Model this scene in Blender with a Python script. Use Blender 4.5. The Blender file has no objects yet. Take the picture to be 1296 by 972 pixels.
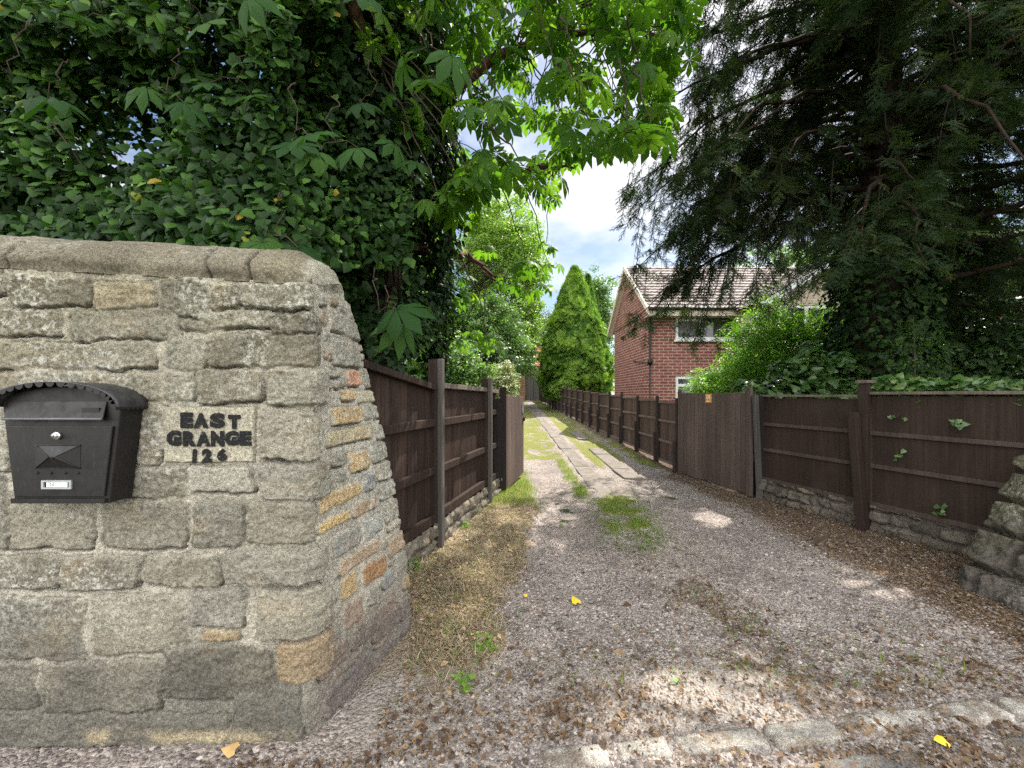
import bpy, math, random
import numpy as np
from mathutils import Vector

# ------------------------------------------------------------------ camera, sky, sun, exposure
C = bpy.context.scene
COL = C.collection
F = 500.0            # focal length in pixels of a 1296 wide picture
EYE = 1.5
HOR = 500.0

cam_d = bpy.data.cameras.new('camera')
cam_d.sensor_width = 36.0
cam_d.lens = 36.0 * F / 1296.0
cam_d.shift_y = (HOR - 486.0) / 1296.0
cam_d.clip_start = 0.05
cam_d.clip_end = 2000.0
cam = bpy.data.objects.new('camera', cam_d)
cam.location = (0, 0, EYE)
cam.rotation_euler = (math.radians(90), 0, 0)
COL.objects.link(cam)
C.camera = cam

SUN = np.array([0.38, 0.48, 0.79]); SUN /= np.linalg.norm(SUN)
elev = math.asin(SUN[2])
azim = math.atan2(SUN[0], SUN[1])
w = bpy.data.worlds.new('World'); C.world = w; w.use_nodes = True
nt = w.node_tree; nt.nodes.clear()
wo = nt.nodes.new('ShaderNodeOutputWorld')
bg = nt.nodes.new('ShaderNodeBackground')
sky = nt.nodes.new('ShaderNodeTexSky'); sky.sky_type = 'NISHITA'; sky.sun_disc = False
sky.sun_elevation = elev; sky.sun_rotation = azim
sky.air_density = 1.0; sky.dust_density = 1.2; sky.ozone_density = 1.0
tc = nt.nodes.new('ShaderNodeTexCoord')
mp = nt.nodes.new('ShaderNodeMapping'); mp.inputs['Scale'].default_value = (1.0, 1.0, 2.2)
mp.inputs['Location'].default_value = (0.35, 0.1, 0.2)
nz = nt.nodes.new('ShaderNodeTexNoise'); nz.inputs['Scale'].default_value = 2.6; nz.inputs['Detail'].default_value = 7; nz.inputs['Roughness'].default_value = 0.55
cr = nt.nodes.new('ShaderNodeValToRGB')
cr.color_ramp.elements[0].position = 0.46; cr.color_ramp.elements[1].position = 0.70
mx = nt.nodes.new('ShaderNodeMix'); mx.data_type = 'RGBA'
mx.inputs[7].default_value = (8.6, 8.5, 8.3, 1)
nt.links.new(tc.outputs['Generated'], mp.inputs['Vector'])
nt.links.new(mp.outputs['Vector'], nz.inputs['Vector'])
nt.links.new(nz.outputs['Fac'], cr.inputs['Fac'])
sy = nt.nodes.new('ShaderNodeSeparateXYZ'); nt.links.new(tc.outputs['Generated'], sy.inputs[0])
m2 = nt.nodes.new('ShaderNodeMapRange'); m2.inputs['From Min'].default_value = -0.2; m2.inputs['From Max'].default_value = 0.35  # unseen cloud cover added behind the camera to whiten the ambient light
m2.inputs['To Min'].default_value = 0.9; m2.inputs['To Max'].default_value = 0.0; nt.links.new(sy.outputs['Y'], m2.inputs['Value'])
mm = nt.nodes.new('ShaderNodeMath'); mm.operation = 'MAXIMUM'
nt.links.new(cr.outputs['Color'], mm.inputs[0]); nt.links.new(m2.outputs['Result'], mm.inputs[1])
nt.links.new(mm.outputs[0], mx.inputs[0])
hs = nt.nodes.new('ShaderNodeHueSaturation'); hs.inputs['Saturation'].default_value = 1.1
nt.links.new(sky.outputs['Color'], hs.inputs['Color']); nt.links.new(hs.outputs['Color'], mx.inputs[6])
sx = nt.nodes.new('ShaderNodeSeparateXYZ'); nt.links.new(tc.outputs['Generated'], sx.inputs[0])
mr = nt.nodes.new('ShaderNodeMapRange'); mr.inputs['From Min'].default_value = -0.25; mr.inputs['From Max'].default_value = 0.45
mr.inputs['To Min'].default_value = 1.25; mr.inputs['To Max'].default_value = 0.42; mr.interpolation_type = 'SMOOTHSTEP'  # sky behind brightened as fill light, sky in view dimmed
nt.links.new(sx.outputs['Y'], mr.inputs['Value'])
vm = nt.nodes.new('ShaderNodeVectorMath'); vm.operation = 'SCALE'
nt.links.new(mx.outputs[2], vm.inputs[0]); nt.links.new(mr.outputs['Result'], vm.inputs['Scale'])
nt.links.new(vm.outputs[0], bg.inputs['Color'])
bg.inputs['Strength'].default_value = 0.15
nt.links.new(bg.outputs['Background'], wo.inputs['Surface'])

sd = bpy.data.lights.new('sun', 'SUN'); sd.energy = 4.3; sd.angle = math.radians(0.5); sd.color = (1.0, 0.94, 0.84)
so = bpy.data.objects.new('sun', sd)
so.rotation_euler = Vector(tuple(SUN)).to_track_quat('Z', 'Y').to_euler()
COL.objects.link(so)

C.view_settings.view_transform = 'Standard'
try: C.view_settings.look = 'None'
except Exception: pass
C.view_settings.gamma = 1.0
C.view_settings.use_curve_mapping = False
C.view_settings.exposure = 1.38
try:
    C.cycles.max_bounces = 8; C.cycles.diffuse_bounces = 4; C.cycles.glossy_bounces = 3
    C.cycles.transmission_bounces = 5; C.cycles.transparent_max_bounces = 6
    C.cycles.use_denoising = False
    C.cycles.sample_clamp_indirect = 6.0
except Exception: pass

# ------------------------------------------------------------------ helpers
rng = np.random.default_rng(7)

def U(px, py, Y):                       # a point seen at this place of the photograph, at distance Y
    return np.array([(px - 648.0) / F * Y, Y, EYE + (HOR - py) / F * Y])

def gz(Y):                              # the drive climbs gently away from the road
    Y = np.asarray(Y, float)
    t = np.clip(Y - 7.0, 0, None)
    return 0.04 * (np.sqrt(t * t + 1.0) - 1.0)

def _hash(ix, iy, iz, seed):
    h = (ix.astype(np.int64) * 374761393 + iy.astype(np.int64) * 668265263 + iz.astype(np.int64) * 2147483647 + seed * 974634777) & 0xFFFFFFFF
    h = ((h ^ (h >> 13)) * 1274126177) & 0xFFFFFFFF
    h = ((h ^ (h >> 16)) * 2246822519) & 0xFFFFFFFF
    return ((h ^ (h >> 15)) & 0xFFFFFF) / float(0xFFFFFF)

def vnoise(x, y, z=None, seed=0):
    x = np.asarray(x, float); y = np.asarray(y, float)
    z = np.zeros_like(x) if z is None else np.asarray(z, float)
    ix = np.floor(x); iy = np.floor(y); iz = np.floor(z)
    fx = x - ix; fy = y - iy; fz = z - iz
    fx = fx * fx * (3 - 2 * fx); fy = fy * fy * (3 - 2 * fy); fz = fz * fz * (3 - 2 * fz)
    r = 0
    for a in (0, 1):
        for b in (0, 1):
            for c in (0, 1):
                r = r + _hash(ix + a, iy + b, iz + c, seed) * (fx if a else 1 - fx) * (fy if b else 1 - fy) * (fz if c else 1 - fz)
    return r

def fbm(x, y, z=None, seed=0, oct=4, gain=0.5):
    s = 0; a = 1; t = 0
    x = np.asarray(x, float); y = np.asarray(y, float)
    for o in range(oct):
        s = s + a * vnoise(x * 2 ** o + 17.3 * o, y * 2 ** o - 9.1 * o, None if z is None else z * 2 ** o, seed + o)
        t += a; a *= gain
    return s / t

def sstep(a, b, x):
    t = np.clip((x - a) / (b - a), 0, 1)
    return t * t * (3 - 2 * t)

def make_mesh(name, V, faces, rnd=None, col=None, smooth=False, uv=None):
    """faces: (M,k) int array or list of such arrays."""
    me = bpy.data.meshes.new(name)
    if not isinstance(faces, list): faces = [faces]
    faces = [np.asarray(f, np.int32) for f in faces if len(f)]
    V = np.asarray(V, np.float32)
    me.vertices.add(len(V)); me.vertices.foreach_set('co', V.ravel())
    nl = sum(f.size for f in faces); npoly = sum(len(f) for f in faces)
    me.loops.add(nl); me.polygons.add(npoly)
    me.loops.foreach_set('vertex_index', np.concatenate([f.ravel() for f in faces]))
    tot = np.concatenate([np.full(len(f), f.shape[1], np.int32) for f in faces])
    st = np.concatenate([[0], np.cumsum(tot)[:-1]]).astype(np.int32)
    me.polygons.foreach_set('loop_start', st)
    me.polygons.foreach_set('loop_total', tot)
    me.polygons.foreach_set('use_smooth', np.full(npoly, bool(smooth)))
    me.update(calc_edges=True)
    if rnd is not None:
        a = me.attributes.new('rnd', 'FLOAT', 'POINT'); a.data.foreach_set('value', np.asarray(rnd, np.float32))
    if col is not None:
        a = me.attributes.new('Col', 'FLOAT_COLOR', 'POINT')
        c4 = np.ones((len(V), 4), np.float32); c4[:, :3] = col[:, :3]
        if col.shape[1] > 3: c4[:, 3] = col[:, 3]
        a.data.foreach_set('color', c4.ravel())
    if uv is not None:
        l = me.uv_layers.new(name='UVMap'); l.data.foreach_set('uv', np.asarray(uv, np.float32).ravel())
    return me

def link(name, me, mat=None, parent=None, loc=None):
    o = bpy.data.objects.new(name, me)
    COL.objects.link(o)
    if mat is not None: me.materials.append(mat)
    if parent is not None: o.parent = parent
    if loc is not None: o.location = loc
    return o

def tag(o, label=None, cat=None, group=None, kind=None):
    if label: o['label'] = label
    if cat: o['category'] = cat
    if group: o['group'] = group
    if kind: o['kind'] = kind
    return o

def thing(name, label, cat, loc, group=None):
    """Empty at the thing's base; parts keep world coordinates (shifted by loc)."""
    e = bpy.data.objects.new(name, None); COL.objects.link(e)
    e.location = tuple(float(v) for v in loc); e.empty_display_size = 0.2
    return tag(e, label, cat, group)

def part(name, me, mat, t):
    """attach a world-coordinate mesh as a part of an unrotated Empty (or of one of its parts)"""
    p = t; off = np.zeros(3)
    while p is not None:
        off += np.array(p.location); p = p.parent
    n = len(me.vertices); co = np.empty(n * 3, np.float32); me.vertices.foreach_get('co', co)
    co = co.reshape(-1, 3) - off
    me.vertices.foreach_set('co', co.astype(np.float32).ravel()); me.update()
    return link(name, me, mat, t)

class MB:
    """collects boxes, tubes and polygons; UVs in metres"""
    def __init__(s): s.v = []; s.q = []; s.t = []; s.n = 0; s.uvq = []; s.uvt = []
    def quadv(s, pts, uv=None):
        s.v.append(np.asarray(pts, float)); s.q.append([s.n, s.n + 1, s.n + 2, s.n + 3]); s.n += 4
        s.uvq.append(uv if uv is not None else [(0, 0)] * 4)
    def box(s, c, ax, ay, az, taper=1.0, bev=0.0):
        """centre and three half-axis vectors"""
        c = np.asarray(c, float); ax = np.asarray(ax, float); ay = np.asarray(ay, float); az = np.asarray(az, float)
        P = []
        for k in (-1, 1):
            f = 1.0 if k < 0 else taper
            for (i, j) in ((-1, -1), (1, -1), (1, 1), (-1, 1)):
                P.append(c + ax * i * f + ay * j * f + az * k)
        P = np.array(P); b = s.n; s.v.append(P); s.n += 8
        lx, ly, lz = [2 * np.linalg.norm(a) for a in (ax, ay, az)]
        o = (c[0] + c[1]) * 1.37 + c[2] * 0.7
        for f, (u, v_) in (((0, 3, 2, 1), (lx, ly)), ((4, 5, 6, 7), (lx, ly)), ((0, 1, 5, 4), (lx, lz)), ((1, 2, 6, 5), (ly, lz)), ((2, 3, 7, 6), (lx, lz)), ((3, 0, 4, 7), (ly, lz))):
            s.q.append([b + i for i in f]); s.uvq.append([(o, o), (o + u, o), (o + u, o + v_), (o, o + v_)])
    def abox(s, lo, hi):
        lo = np.asarray(lo, float); hi = np.asarray(hi, float); h = (hi - lo) / 2
        s.box((lo + hi) / 2, (h[0], 0, 0), (0, h[1], 0), (0, 0, h[2]))
    def tube(s, pts, rad, n=8, jitter=0.0, caps=True):
        pts = np.asarray(pts, float); m = len(pts)
        rad = np.broadcast_to(np.asarray(rad, float), (m,))
        T = np.gradient(pts, axis=0); T /= np.linalg.norm(T, axis=1)[:, None] + 1e-9
        ref = np.array([0, 0, 1.0]) if abs(T[:, 2]).mean() < 0.8 else np.array([1.0, 0, 0])
        A = np.cross(T, ref); A /= np.linalg.norm(A, axis=1)[:, None] + 1e-9
        B = np.cross(T, A)
        th = np.linspace(0, 2 * math.pi, n, endpoint=False)
        R = rad[:, None] * (1 + (jitter * rng.normal(size=(m, n)) if jitter else 0))
        V = pts[:, None] + R[..., None] * (np.cos(th)[None, :, None] * A[:, None] + np.sin(th)[None, :, None] * B[:, None])
        b = s.n; s.v.append(V.reshape(-1, 3)); s.n += m * n
        for i in range(m - 1):
            for j in range(n):
                s.q.append([b + i * n + j, b + i * n + (j + 1) % n, b + (i + 1) * n + (j + 1) % n, b + (i + 1) * n + j])
                s.uvq.append([(j / n, i), ((j + 1) / n, i), ((j + 1) / n, i + 1), (j / n, i + 1)])
        if caps:
            for e, rv in ((0, True), (m - 1, False)):
                c = s.n; s.v.append(pts[e][None]); s.n += 1
                for j in range(n):
                    a_, b_ = b + e * n + j, b + e * n + (j + 1) % n
                    s.t.append([c, b_, a_] if rv else [c, a_, b_]); s.uvt.append([(0, 0)] * 3)
    def poly_prism(s, poly, origin, ux, uz, uy):
        """convex polygon (list of 2D points along ux, uz) extruded along vector uy"""
        o = np.asarray(origin, float); ux = np.asarray(ux, float); uz = np.asarray(uz, float); uy = np.asarray(uy, float)
        P = np.array([o + ux * a + uz * b_ for a, b_ in poly]); n = len(P); b = s.n
        s.v.append(np.vstack([P, P + uy])); s.n += 2 * n
        for i in range(1, n - 1):
            s.t.append([b, b + i, b + i + 1]); s.uvt.append([poly[0], poly[i], poly[i + 1]])
            s.t.append([b + n, b + n + i + 1, b + n + i]); s.uvt.append([poly[0], poly[i + 1], poly[i]])
        L = np.linalg.norm(uy)
        for i in range(n):
            j = (i + 1) % n
            s.q.append([b + i, b + n + i, b + n + j, b + j]); s.uvq.append([(0, 0), (0, L), (1, L), (1, 0)])
    def mesh(s, name, smooth=False):
        V = np.vstack(s.v); fs = []; uv = []
        if s.q: fs.append(np.array(s.q)); uv.append(np.array(s.uvq, float).reshape(-1, 2))
        if s.t: fs.append(np.array(s.t)); uv.append(np.array(s.uvt, float).reshape(-1, 2))
        return make_mesh(name, V, fs, smooth=smooth, uv=np.vstack(uv))

def bevel(o, w_=0.004, seg=2):
    m = o.modifiers.new('bevel', 'BEVEL'); m.width = w_; m.segments = seg; m.limit_method = 'ANGLE'; m.angle_limit = math.radians(40)
    return o

# ------------------------------------------------------------------ materials
class Mat:
    def __init__(s, name):
        s.m = bpy.data.materials.new(name); s.m.use_nodes = True; s.t = s.m.node_tree; s.t.nodes.clear()
        s.out = s.n('OutputMaterial')
    def n(s, typ, **kw):
        nd = s.t.nodes.new('ShaderNode' + typ)
        for k, v in kw.items():
            if k.startswith('i_'): nd.inputs[k[2:].replace('_', ' ')].default_value = v
            else: setattr(nd, k, v)
        return nd
    def l(s, a, b): s.t.links.new(a, b)
    def ramp(s, fac, stops):
        r = s.n('ValToRGB'); e = r.color_ramp.elements
        while len(e) < len(stops): e.new(0.5)
        for k, (p, c) in enumerate(stops):
            e[k].position = p; e[k].color = (*c, 1) if len(c) == 3 else c
        s.l(fac, r.inputs['Fac']); return r.outputs['Color']
    def mix(s, fac, a, b, mode='MIX'):
        m = s.n('Mix', data_type='RGBA', blend_type=mode)
        for sock, val in ((m.inputs[0], fac), (m.inputs[6], a), (m.inputs[7], b)):
            if isinstance(val, (float, int)): sock.default_value = val
            elif isinstance(val, tuple): sock.default_value = (*val, 1) if len(val) == 3 else val
            else: s.l(val, sock)
        return m.outputs[2]
    def noise(s, vec, scale, detail=4, rough=0.55):
        nd = s.n('TexNoise'); nd.inputs['Scale'].default_value = scale; nd.inputs['Detail'].default_value = detail; nd.inputs['Roughness'].default_value = rough
        if vec is not None: s.l(vec, nd.inputs['Vector'])
        return nd.outputs['Fac']
    def coord(s, which='Object', scale=None):
        t = s.n('TexCoord').outputs[which]
        if scale:
            m = s.n('Mapping'); m.inputs['Scale'].default_value = scale; s.l(t, m.inputs['Vector']); t = m.outputs['Vector']
        return t
    def bump(s, h, strength=0.5, dist=0.01, normal=None):
        b = s.n('Bump'); b.inputs['Strength'].default_value = strength; b.inputs['Distance'].default_value = dist
        s.l(h, b.inputs['Height'])
        if normal is not None: s.l(normal, b.inputs['Normal'])
        return b.outputs['Normal']
    def principled(s, col, rough=0.8, spec=0.3, metal=0.0, normal=None):
        p = s.n('BsdfPrincipled')
        if isinstance(col, tuple): p.inputs['Base Color'].default_value = (*col, 1)
        else: s.l(col, p.inputs['Base Color'])
        if isinstance(rough, (int, float)): p.inputs['Roughness'].default_value = rough
        else: s.l(rough, p.inputs['Roughness'])
        p.inputs['Specular IOR Level'].default_value = spec; p.inputs['Metallic'].default_value = metal
        if normal is not None: s.l(normal, p.inputs['Normal'])
        return p
    def done(s, shader): s.l(shader.outputs[0], s.out.inputs['Surface']); return s.m

def leaf_mat(name, stops, transl=0.35, tcol=None, rough=0.45, spec=0.35, vein=False):
    M = Mat(name)
    a = M.n('Attribute', attribute_name='rnd').outputs['Fac']
    c = M.ramp(a, stops)
    c = M.mix(0.35, c, M.ramp(M.noise(M.coord('Object'), 9.0, 3), [(0.3, (0.6, 0.6, 0.6)), (0.7, (1.0, 1.0, 1.0))]), 'MULTIPLY')
    p = M.principled(c, rough, spec)
    if transl <= 0: return M.done(p)
    t = M.n('BsdfTranslucent')
    M.l(M.mix(1.0, c, tcol if tcol else (1.6, 1.9, 0.7), 'MULTIPLY'), t.inputs['Color'])
    ms = M.n('MixShader'); ms.inputs[0].default_value = transl
    M.l(p.outputs[0], ms.inputs[1]); M.l(t.outputs[0], ms.inputs[2])
    return M.done(ms)

def wood_mat(name, a, b, grey=(0.12, 0.11, 0.10), greyamt=0.15, rough=0.62, isl=(0.72, 1.18)):
    M = Mat(name)
    co = M.coord('Object')
    st = M.noise(M.coord('Object', (38, 38, 1.6)), 1.0, 5, 0.65)
    big = M.noise(co, 3.1, 4)
    c = M.ramp(st, [(0.28, a), (0.72, b)])
    c = M.mix(M.ramp(big, [(0.55, (0, 0, 0)), (0.80, (greyamt,) * 3)]), c, grey)
    # each board its own shade
    bw = M.n('NewGeometry').outputs['Random Per Island']
    c = M.mix(1.0, c, M.ramp(bw, [(0.0, (isl[0],) * 3), (1.0, (isl[1], isl[1] * 0.98, isl[1] * 0.96))]), 'MULTIPLY')
    # rain streaks, faded and greened patches
    fd = M.noise(M.coord('Object', (2.6, 2.6, 0.7)), 1.0, 4, 0.6)
    c = M.mix(1.0, c, M.ramp(fd, [(0.30, (0.80, 0.80, 0.80)), (0.5, (1, 1, 1)), (0.72, (1.28, 1.27, 1.25))]), 'MULTIPLY')
    sp = M.noise(co, 60, 2)
    c = M.mix(M.ramp(sp, [(0.70, (0, 0, 0)), (0.78, (0.35, 0.35, 0.35))]), c, (0.16, 0.15, 0.13))
    n = M.bump(st, 0.5, 0.004)
    return M.done(M.principled(c, rough + 0.12, 0.15, normal=n))

def plain(name, col, rough=0.6, spec=0.3, metal=0.0, var=0.25, scale=14.0, bump=0.0):
    M = Mat(name)
    f = M.noise(M.coord('Object'), scale, 5, 0.6)
    c = M.ramp(f, [(0.25, tuple(v * (1 - var) for v in col)), (0.75, tuple(min(1, v * (1 + var)) for v in col))])
    n = M.bump(f, bump, 0.01) if bump else None
    return M.done(M.principled(c, rough, spec, metal, n))

def stone_mat(name, speck=0.5):
    M = Mat(name)
    a = M.n('Attribute', attribute_name='Col')
    co = M.coord('Object')
    g1 = M.noise(co, 210, 3, 0.75); g2 = M.noise(co, 70, 6, 0.78)
    c = M.mix(1.0, a.outputs['Color'], M.ramp(g1, [(0.36, (0.45, 0.45, 0.44)), (0.64, (1.55, 1.55, 1.54))]), 'MULTIPLY')
    c = M.mix(1.0, c, M.ramp(g2, [(0.34, (0.50, 0.49, 0.47)), (0.5, (1.0, 1.0, 1.0)), (0.66, (1.38, 1.37, 1.34))]), 'MULTIPLY')
    # pale lichen crust; alpha says how much of it grows here
    li = M.noise(co, 36, 8, 0.85)
    lm = M.n('Math', operation='MULTIPLY'); M.l(M.ramp(li, [(0.515, (0, 0, 0)), (0.56, (1, 1, 1))]), lm.inputs[0]); M.l(a.outputs['Alpha'], lm.inputs[1])
    c = M.mix(lm.outputs[0], c, (0.44, 0.43, 0.38))
    dk = M.noise(co, 120, 4, 0.7)
    c = M.mix(M.ramp(dk, [(0.62, (0, 0, 0)), (0.70, (0.7 * speck,) * 3)]), c, (0.05, 0.046, 0.04))
    hm = M.n('Math', operation='ADD'); M.l(g1, hm.inputs[0]); M.l(g2, hm.inputs[1])
    n = M.bump(hm.outputs[0], 0.8, 0.006)
    return M.done(M.principled(c, 0.92, 0.15, normal=n))

STONE = stone_mat('sandstone')
STONE_DARK = stone_mat('dark_sandstone', 0.8)
WOOD = wood_mat('dark_stained_boards', (0.016, 0.0095, 0.0076), (0.053, 0.035, 0.028), greyamt=0.10)
WOODR = wood_mat('dark_stained_fence', (0.024, 0.0158, 0.0125), (0.041, 0.0285, 0.0235), greyamt=0.08, isl=(0.94, 1.05))
WOODG = wood_mat('gate_boards', (0.078, 0.056, 0.048), (0.118, 0.089, 0.078), greyamt=0.06)
WOODP = wood_mat('weathered_post', (0.055, 0.048, 0.043), (0.13, 0.118, 0.106), greyamt=0.5, grey=(0.19, 0.18, 0.165))
WOODF = wood_mat('brown_fence', (0.052, 0.033, 0.028), (0.095, 0.064, 0.054), greyamt=0.15)
CAPW = wood_mat('weathered_cap', (0.085, 0.065, 0.055), (0.20, 0.165, 0.14), greyamt=0.4, grey=(0.26, 0.24, 0.21))
BARK = plain('bark', (0.060, 0.045, 0.035), 0.9, 0.1, var=0.6, scale=22, bump=0.8)
DARKBARK = plain('dark_twigs', (0.022, 0.018, 0.013), 0.95, 0.05, var=0.5, scale=20)
LIMBBARK = plain('limb_bark', (0.036, 0.025, 0.019), 0.95, 0.05, var=0.5, scale=16, bump=0.6)
BARKR = plain('red_bark', (0.085, 0.045, 0.032), 0.9, 0.1, var=0.6, scale=16, bump=0.8)
BLACKM = plain('black_paint', (0.011, 0.0095, 0.0092), 0.42, 0.28, var=0.45, scale=9)
def worn_paint():
    M = Mat('worn_black_paint'); f = M.noise(M.coord('Object'), 120, 5, 0.75)
    c = M.ramp(f, [(0.33, (0.16, 0.145, 0.115)), (0.40, (0.018, 0.018, 0.018)), (0.7, (0.010, 0.010, 0.011))])
    return M.done(M.principled(c, 0.85, 0.1))
LETTERP = worn_paint()
def dusty_black():
    M = Mat('dusty_black_paint'); co = M.coord('Object')
    c = M.ramp(M.noise(co, 8, 4), [(0.3, (0.006, 0.0056, 0.0056)), (0.7, (0.012, 0.0100, 0.0095))])
    c = M.mix(M.ramp(M.noise(M.coord('Object', (70, 70, 22)), 1.0, 6, 0.75), [(0.54, (0, 0, 0)), (0.80, (0.35, 0.35, 0.35))]), c, (0.07, 0.064, 0.058))
    c = M.mix(M.ramp(M.noise(co, 160, 3, 0.7), [(0.70, (0, 0, 0)), (0.78, (0.5, 0.5, 0.5))]), c, (0.10, 0.095, 0.088))
    r = M.ramp(M.noise(co, 25, 5, 0.7), [(0.3, (0.34, 0.34, 0.34)), (0.7, (0.62, 0.62, 0.62))])
    return M.done(M.principled(c, r, 0.32))
BLACKP = plain('black_lettering', (0.012, 0.012, 0.013), 0.7, 0.2, var=0.3, scale=60)
CHROME = plain('steel', (0.60, 0.60, 0.60), 0.28, 0.5, 0.9, var=0.1)
WHITE = plain('white_plastic', (0.72, 0.73, 0.72), 0.4, 0.4, var=0.06)
CREAMP = plain('cream_paint', (0.62, 0.56, 0.44), 0.6, 0.3, var=0.1)

def glass_mat():
    M = Mat('window_glass')
    f = M.noise(M.coord('Object'), 1.3, 3)
    c = M.ramp(f, [(0.4, (0.012, 0.014, 0.016)), (0.65, (0.05, 0.055, 0.055))])
    return M.done(M.principled(c, 0.06, 0.6))
GLASS = glass_mat()

def brick_mat(name, c1, c2, mortar, bw, bh, ms=0.010):
    M = Mat(name)
    uv = M.n('TexCoord').outputs['UV']
    b = M.n('TexBrick'); M.l(uv, b.inputs['Vector'])
    b.inputs['Scale'].default_value = 1.0; b.inputs['Brick Width'].default_value = bw; b.inputs['Row Height'].default_value = bh
    b.inputs['Mortar Size'].default_value = ms; b.inputs['Mortar Smooth'].default_value = 0.2; b.inputs['Bias'].default_value = 0.0
    b.inputs['Color1'].default_value = (*c1, 1); b.inputs['Color2'].default_value = (*c2, 1); b.inputs['Mortar'].default_value = (*mortar, 1)
    f = M.noise(uv, 3.0, 5); f2 = M.noise(uv, 40, 3)
    c = M.mix(1.0, b.outputs['Color'], M.ramp(f, [(0.3, (0.78, 0.78, 0.78)), (0.7, (1.16, 1.16, 1.16))]), 'MULTIPLY')
    c = M.mix(1.0, c, M.ramp(f2, [(0.3, (0.8, 0.8, 0.8)), (0.7, (1.15, 1.15, 1.15))]), 'MULTIPLY')
    inv = M.n('Math', operation='SUBTRACT'); inv.inputs[0].default_value = 1.0; M.l(b.outputs['Fac'], inv.inputs[1])
    n = M.bump(inv.outputs[0], 0.6, 0.01)
    return M.done(M.principled(c, 0.85, 0.2, normal=n))
BRICK = brick_mat('red_brick', (0.26, 0.090, 0.068), (0.185, 0.062, 0.049), (0.42, 0.335, 0.285), 0.330, 0.112, 0.014)
BRICKC = brick_mat('cream_brick', (0.60, 0.50, 0.38), (0.50, 0.41, 0.31), (0.66, 0.58, 0.47), 0.46, 0.15, 0.013)
BRICKO = brick_mat('old_orange_brick', (0.30, 0.17, 0.10), (0.24, 0.12, 0.075), (0.30, 0.24, 0.18), 0.40, 0.13)

# ------------------------------------------------------------------ ground
def polymask(X, Y, pts, soft=0.12):
    """1 inside a convex polygon"""
    d = np.full(X.shape, 1e9)
    pts = np.array(pts, float); n = len(pts); c = pts.mean(0)
    for i in range(n):
        a, b = pts[i], pts[(i + 1) % n]; e = b - a; nn = np.array([-e[1], e[0]]); nn /= np.linalg.norm(nn)
        if (c - a) @ nn < 0: nn = -nn
        d = np.minimum(d, (X - a[0]) * nn[0] + (Y - a[1]) * nn[1])
    return sstep(-soft, soft, d)

def fence_left_x(Y): return -0.746 + (Y - 3.846) * 0.2516

def ground_masks(X, Y):
    n1 = fbm(X * 1.7, Y * 1.7, seed=11); n2 = fbm(X * 5.5, Y * 5.5, seed=21); n3 = fbm(X * 14, Y * 14, seed=31)
    wob = (n1 - 0.5) * 0.55 + (n2 - 0.5) * 0.3
    edgeL = np.where(Y < 6.2, np.interp(Y, [1.6, 2.4, 4, 6.2], [-0.45, -0.05, 0.12, 0.25]), np.interp(Y, [6.2, 8, 30], [0.28, 0.2, 0.3]))
    straw = sstep(0.10, -0.12, X - edgeL + wob * 0.8) * sstep(1.85, 2.35, Y + wob * 0.5) * sstep(7.3, 5.8, Y)
    mid = np.exp(-((X - 1.42 + wob * 0.5) / 0.36) ** 2)
    litc = 0.6 * mid * sstep(5.0, 3.6, Y) * (0.25 + 0.65 * sstep(0.42, 0.6, n2))
    # leaves along the right-hand fence and along the kerb
    litr = sstep(-0.2, 0.45, X - np.interp(Y, [1.5, 3, 4.5, 6, 9, 14], [2.6, 2.9, 2.9, 2.75, 2.75, 2.6]) + wob)
    litk = sstep(0.45, 0.0, Y - (1.95 + 0.12 * X) + wob * 0.7) * (0.4 + 0.6 * sstep(0.40, 0.58, n1))
    lit = np.clip(np.maximum.reduce([litc, litr * 0.9, litk * 0.36, 0.22 * sstep(3.2, 2.2, Y) * sstep(0.42, 0.62, n2)]), 0, 1)
    grassC = np.exp(-((X - 1.40 - 0.10 * (Y - 5) + wob * 0.25) / np.interp(Y, [3.6, 4.8, 5.6, 7], [0.2, 0.30, 0.30, 0.10])) ** 2) * sstep(3.5, 4.5, Y) * sstep(6.4, 5.6, Y)
    grassC = np.maximum(grassC, np.exp(-((X - 1.08 + wob * 0.15) / 0.11) ** 2) * sstep(5.4, 6.0, Y) * sstep(10.5, 9, Y) * 1.2)
    grassL = sstep(0.45, 0.15, X + wob * 0.5) * sstep(4.9, 5.6, Y + wob) * sstep(8.5, 7.0, Y)
    grassF = 0.75 * np.exp(-((X - (2.95 - 0.036 * (Y - 8)) + wob * 0.4) / 0.22) ** 2) * sstep(7.6, 8.6, Y) * sstep(0.42, 0.58, n2)
    grassC = np.maximum(grassC, grassF)
    grass = np.clip(np.maximum(grassC * (0.35 + 0.8 * sstep(0.36, 0.60, n2)), grassL * 0.9), 0, 1)
    moss = sstep(8.3, 9.6, Y + wob * 2) * (sstep(1.28, 1.1, X) * sstep(0.0, 0.3, X) + sstep(1.66, 1.8, X) * sstep(2.75, 2.4, X)) * sstep(0.34, 0.60, n1 * 0.6 + n2 * 0.4 + 0.06)
    moss = np.clip(moss + sstep(7.6, 8.2, Y) * np.exp(-((X - 1.85) / 0.12) ** 2) * 0.6, 0, 1)
    dust = np.exp(-((X - 1.0) / 0.9) ** 2 - ((Y - 1.95) / 0.25) ** 2) * 0.8 + np.exp(-((X + 0.45) / 0.3) ** 2 - ((Y - 1.9) / 0.35) ** 2) * 0.8
    dust = np.clip(dust * (0.5 + n2), 0, 1)
    return straw, lit, grass, moss, dust, n1, n2, n3

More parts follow.
